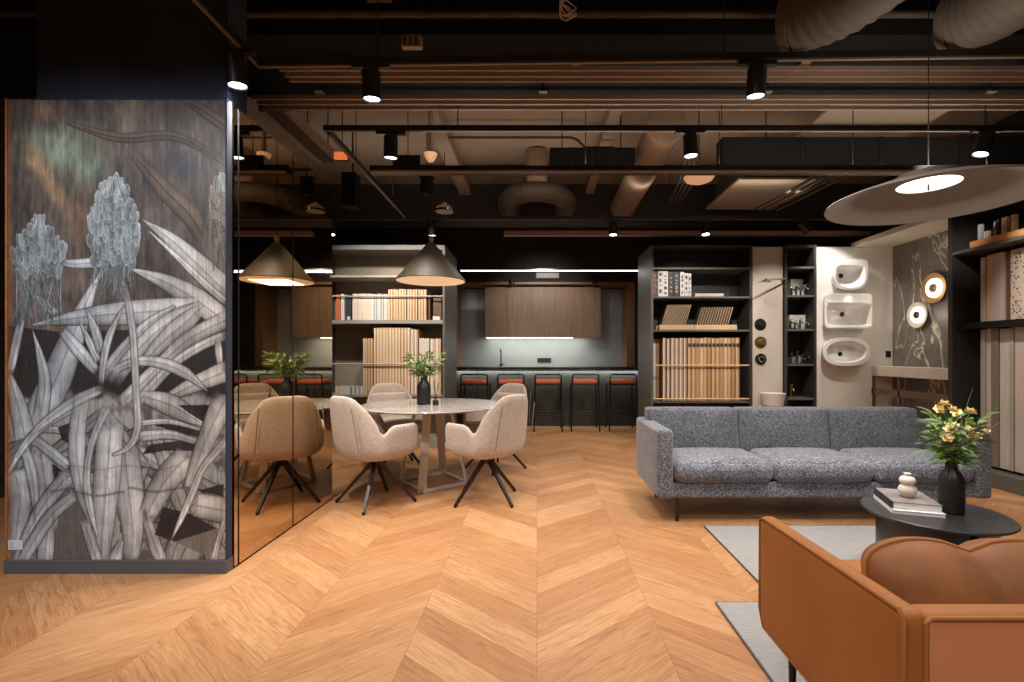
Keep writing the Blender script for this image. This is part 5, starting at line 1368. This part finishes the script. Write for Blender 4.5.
# ceiling units
t = thing('ceiling_cassette', 'pale square air unit hanging flat above the taps shelf', 'air unit', (2.65, 5.75, 3.1))
MB().box(2.2, 3.1, 5.2, 6.28, 3.10, 3.13).build('face_panel', 'cassette', t, bevel=.008); MB().box(2.3, 3.0, 5.3, 6.2, 3.1302, 3.4).build('body', 'duct_dk', t)
for x in (2.35, 2.95): MB().cyl((x, 5.7, 3.4), (x, 5.7, SLABZ - .001), .006, 6).build('hanger', 'cord', t)
t = thing('lit_slab_patch', 'pale board added as lit patch of ceiling slab above the large disc pendant', 'lit ceiling patch', (3.0, 4.3, 3.3))  # added board, its pale colour stands in for pendant light on the slab
MB().box(2.5, 3.55, 4.02, 4.7, 3.3, 3.33).build('face_panel', 'cassette', t, bevel=.006)
for x in (2.6, 3.4): MB().cyl((x, 4.2, 3.33), (x, 4.2, SLABZ - .001), .006, 6).build('hanger', 'cord', t)
q = P(340, 155, 4.3); t = thing('exit_sign', 'small glowing orange sign box near the branch track', 'sign', q)
MB().box(q.x - .055, q.x + .055, 4.30, 4.33, q.z - .03, q.z + .03).build('lit_face', 'exit', t); MB().box(q.x - .06, q.x + .06, 4.3305, 4.37, q.z - .034, q.z + .034).build('housing', 'blackmetal', t); MB().cyl((q.x, 4.35, q.z + .034), (q.x, 4.35, SLABZ - .001), .005, 6).build('hanger', 'cord', t)
q = P(430.5, 156, 4.3); t = thing('smoke_detector', 'cream smoke detector on the ceiling above the dining area', 'detector', q)
MB().lathe([(0, -.055), (.025, -.05), (.05, -.01), (.06, .02), (0, .02)], 24, q).build('head', 'dome', t, smooth=True); MB().cyl(q + Vector((0, 0, .02)), (q.x, q.y, SLABZ - .001), .02, 10).build('mount', 'duct', t)
q = P(427, 187, 4.8); t = thing('ceiling_speaker', 'round black ceiling speaker beneath the linear light', 'speaker', q)
MB().lathe([(0, -.08), (.05, -.075), (.066, -.03), (.066, .04), (.05, .075), (0, .08)], 24, q).build('body', 'black', t, smooth=True); MB().box(q.x - .07, q.x + .07, q.y - .03, q.y + .03, q.z + .0802, q.z + .10).build('bracket', 'black', t); MB().cyl(q + Vector((0, 0, .1)), (q.x, q.y, SLABZ - .001), .006, 6).build('hanger', 'cord', t)
q = P(444.5, 210, 5.2); t = thing('chrome_pendant', 'small chrome domed pendant above the cone lamp', 'lamp', q)
MB().lathe([(.10, -.02), (.105, 0), (.09, .03), (.04, .055), (.02, .08), (0, .08)], 28, q).build('dome', 'chrome', t, smooth=True); MB().lathe([(0, -.015), (.098, -.018), (.098, -.012), (0, -.010)], 28, q).build('diffuser', 'shelf_grey', t, smooth=True); MB().cyl(q + Vector((0, 0, .08)), (q.x, q.y, SLABZ - .001), .004, 6).build('cord', 'cord', t)
q = P(699, 177, 4.15); t = thing('dome_light', 'peach dome light peeking under the linear light', 'lamp', q)
MB().lathe([(0, -.055), (.06, -.05), (.11, -.03), (.13, 0), (0, 0)], 32, q).build('diffuser', 'dome', t, smooth=True); MB().lathe([(0, .0005), (.135, .0005), (.135, .03), (0, .05)], 32, q).build('housing', 'gunmetal_dk', t, smooth=True); MB().cyl(q + Vector((0, 0, .04)), (q.x, q.y, SLABZ - .001), .006, 6).build('hanger', 'cord', t)
q = P(352, 205, 4.9); t = thing('hanging_speaker', 'tall black box speaker beside the mirror wall top', 'speaker', q)
MB().box(q.x - .09, q.x + .05, 4.85, 5.0, q.z - .02, q.z + .32).build('box', 'black', t, bevel=.006); MB().cyl((q.x, 4.92, q.z + .32), (q.x, 4.92, SLABZ - .001), .01, 8).build('hanger', 'cord', t)
# pale junction box and a loop of wires
q = P(415, 50, 2.95); t = thing('junction_box', 'beige junction box with vents on the dark ceiling beam', 'junction box', q)
MB().box(q.x - .06, q.x + .06, 2.86, 2.898, q.z - .035, q.z + .035).build('cover', 'profile', t, bevel=.003)
m = MB()
for k in range(3): m.box(q.x - .05 + .035 * k, q.x - .03 + .035 * k, 2.856, 2.8598, q.z - .025, q.z + .025)
m.build('vent_slot', 'duct_dk', t)
q = P(568, 8, 2.9); m = MB()
for k in range(4): m.tube([q + Vector((.05 * math.cos(a + k), .02 * math.sin(a * 2 + k), .04 * math.sin(a) - .01 * k)) for a in [2 * PI * i / 16 for i in range(17)]], .004, 5)
tag(m.build('hanging_wire_coil', 'wirewhite', smooth=True), 'coil of pale wires tied to the ceiling pipe', 'wire coil')
# wire bundle near the cassette
m = MB()
for k in range(4): m.tube(bez([(1.55 + .05 * k, 5.0, 3.3), (1.65 + .05 * k, 5.4, 3.1), (1.6 + .06 * k, 5.9, 3.12), (1.75 + .04 * k, 6.3, 3.2)], 10), .010, 6)
tag(m.build('hanging_cable_bundle', 'duct_dk', smooth=True), 'bundle of beige cables between round duct and air unit', 'cables')
m = MB()
for k in range(4): m.tube(bez([(2.9 + .10 * k, 4.6, 3.05), (2.8 + .1 * k, 5.2, 3.0), (2.6 + .1 * k, 5.8, 2.95)], 8), .014, 6)
tag(m.build('hanging_cable_bundle', 'duct_dk', smooth=True), 'parallel pipes slanting behind the large disc pendant', 'pipes')

# ------------------------------------------------------------------ large disc pendant
def disc_pendant():
    c = Vector((2.10, 2.575, 0)); z0 = 2.022; R = .478; zc = 2.112; ri = .142
    t = thing('disc_pendant', 'very wide shallow taupe disc pendant with bright centre above the coffee table', 'lamp', (c.x, c.y, z0))
    prof = [(R, z0), (R + .003, z0 + .004), (R, z0 + .010)] + [(R + (ri - R) * u, z0 + .010 + (zc - z0) * (1 - (1 - u) ** 1.6)) for u in (.2, .4, .6, .8, 1)]
    inn = [(R + (ri - R) * u, z0 + (zc - z0) * (1 - (1 - u) ** 1.6)) for u in (1, .8, .6, .4, .2, 0)]
    MB().lathe(prof + inn, 96, c).build('lamp_shade', 'pend', t, smooth=True)
    MB().lathe([(0, zc + .012), (ri - .012, zc + .012), (ri + .01, zc + .0145), (ri + .01, zc + .05), (0, zc + .07)], 48, c).build('light_housing', 'shelf_grey', t, smooth=True)
    MB().lathe([(0, zc + .0045), (ri - .002, zc + .0045), (ri - .002, zc + .0115), (0, zc + .0115)], 48, c).build('diffuser', 'pend_in', t, smooth=True)
    MB().cyl((c.x, c.y, zc - .03), (c.x, c.y, zc + .004), .006, 8).build('pin', 'leg_metal', t)
    MB().cyl((c.x, c.y, zc + .06), (c.x, c.y, SLABZ - .001), .003, 6).build('cord', 'cord', t)
    lamp('AREA', (c.x, c.y, zc - .035), 22, (1, .93, .82), sx=.24, sy=.24, name='disc_pendant_light')
    lamp('AREA', (c.x, c.y, zc + .10), 8, (1, .9, .76), to=(c.x, c.y, 5), sx=.3, sy=.3, name='disc_pendant_uplight')
disc_pendant()

# ------------------------------------------------------------------ lights for the rest of the room
W = (1, .91, .80)
lamp('SPOT', (-2.3, 4.9, 2.95), 150, W, to=(-2.0, 6.4, 1.4), size=.05, angle=80, name='shelf_fill')  # shelf lamps added without fixtures to brighten the boards and books
lamp('SPOT', (-1.5, 5.0, 2.95), 150, W, to=(-1.55, 6.4, 1.9), size=.04, angle=60, name='shelf_fill')
lamp('SPOT', (1.9, 4.7, 2.9), 135, W, to=(2.0, 6.3, 1.2), size=.05, angle=70, name='shelf_fill')
lamp('SPOT', (3.1, 4.9, 2.9), 110, W, to=(3.0, 6.2, 1.3), size=.05, angle=60, name='display_extra_light')  # added without a fixture to brighten the display panels
lamp('SPOT', (3.5, 5.84, 2.9), 72, (1, .94, .86), to=(3.95, 6.2, 1.45), size=.03, angle=80, name='display_extra_light')
lamp('SPOT', (3.1, 3.8, 2.9), 140, W, to=(4.4, 4.3, 1.2), size=.05, angle=80, name='tile_spot')
lamp('SPOT', (-1.35, 4.2, 2.95), 90, (1, .93, .86), to=(-1.5, 5.3, .6), size=.05, angle=50, name='chair_spot')
# unseen fill lamps added behind the viewer
for x, y, e in ((-2.3, .4, 60), (-.3, .8, 60), (2.3, .3, 75), (.6, -1.2, 70), (-1.4, -.8, 60)):
    lamp('SPOT', (x, y, 3.0), e * 1.7, (1, .94, .87), size=.25, angle=140, blend=.8, name='ceiling_fill')
for x, e in ((-2.6, 60), (-1.9, 60)):
    lamp('SPOT', (x, .9, 3.0), e * 1.95, (.92, .96, 1), to=(x + .1, PD, 1.15), size=.06, angle=85, blend=.9, name='mural_fill')  # unseen cool light added to brighten the mural
for x, y, e in ((-.1, 3.2, 55), (.3, 5.4, 60), (2.0, 4.3, 80), (1.0, 2.2, 40)):
    lamp('SPOT', (x, y, 2.95), e * 1.9, (1, .92, .83), size=.15, angle=130, blend=.8, name='ceiling_fill')  # overhead fill added over the floor and sofa, no fixtures
lamp('AREA', (1.3, 3.95, a0z + .06), 15, (1, .86, .72), to=(1.3, 3.95, 5), sx=5.2, sy=.05, name='slab_fill_near')  # upward fill added to brighten the ceiling slab
lamp('AREA', (.3, 5.25, 2.98), 8, (1, .86, .72), to=(.3, 5.6, 5), sx=5.2, sy=.05, name='slab_fill_far')  # second upward fill added for the slab, not emitted by a track
lamp('SPOT', (.1, 7.3, 2.7), 80, (1, .94, .88), to=(.1, 9.1, 1.9), size=.1, angle=80, blend=.9, name='niche_fill')  # added lamp without fixture, lifts the kitchen recess

w = bpy.data.worlds.new('room_ambience'); SC.world = w; w.use_nodes = True
bg = w.node_tree.nodes['Background']; bg.inputs[0].default_value = (1, .86, .74, 1); bg.inputs[1].default_value = .15

cam = bpy.data.cameras.new('camera'); co = bpy.data.objects.new('camera', cam); COL.objects.link(co)
co.location = (0, 0, H); co.rotation_euler = (PI / 2, 0, 0)
cam.sensor_width = 36; cam.sensor_fit = 'HORIZONTAL'; cam.lens = F / 1024 * 36
cam.shift_x = -(CX - 512) / 1024; cam.shift_y = (CY - 341) / 1024; cam.clip_start = .02
SC.camera = co
SC.view_settings.view_transform = 'Standard'; SC.view_settings.look = 'None'
SC.view_settings.exposure = 0; SC.view_settings.gamma = 1.06
cy = SC.cycles
cy.use_denoising = True
cy.max_bounces = 8; cy.diffuse_bounces = 4; cy.glossy_bounces = 4; cy.sample_clamp_indirect = 6
cy.blur_glossy = .6
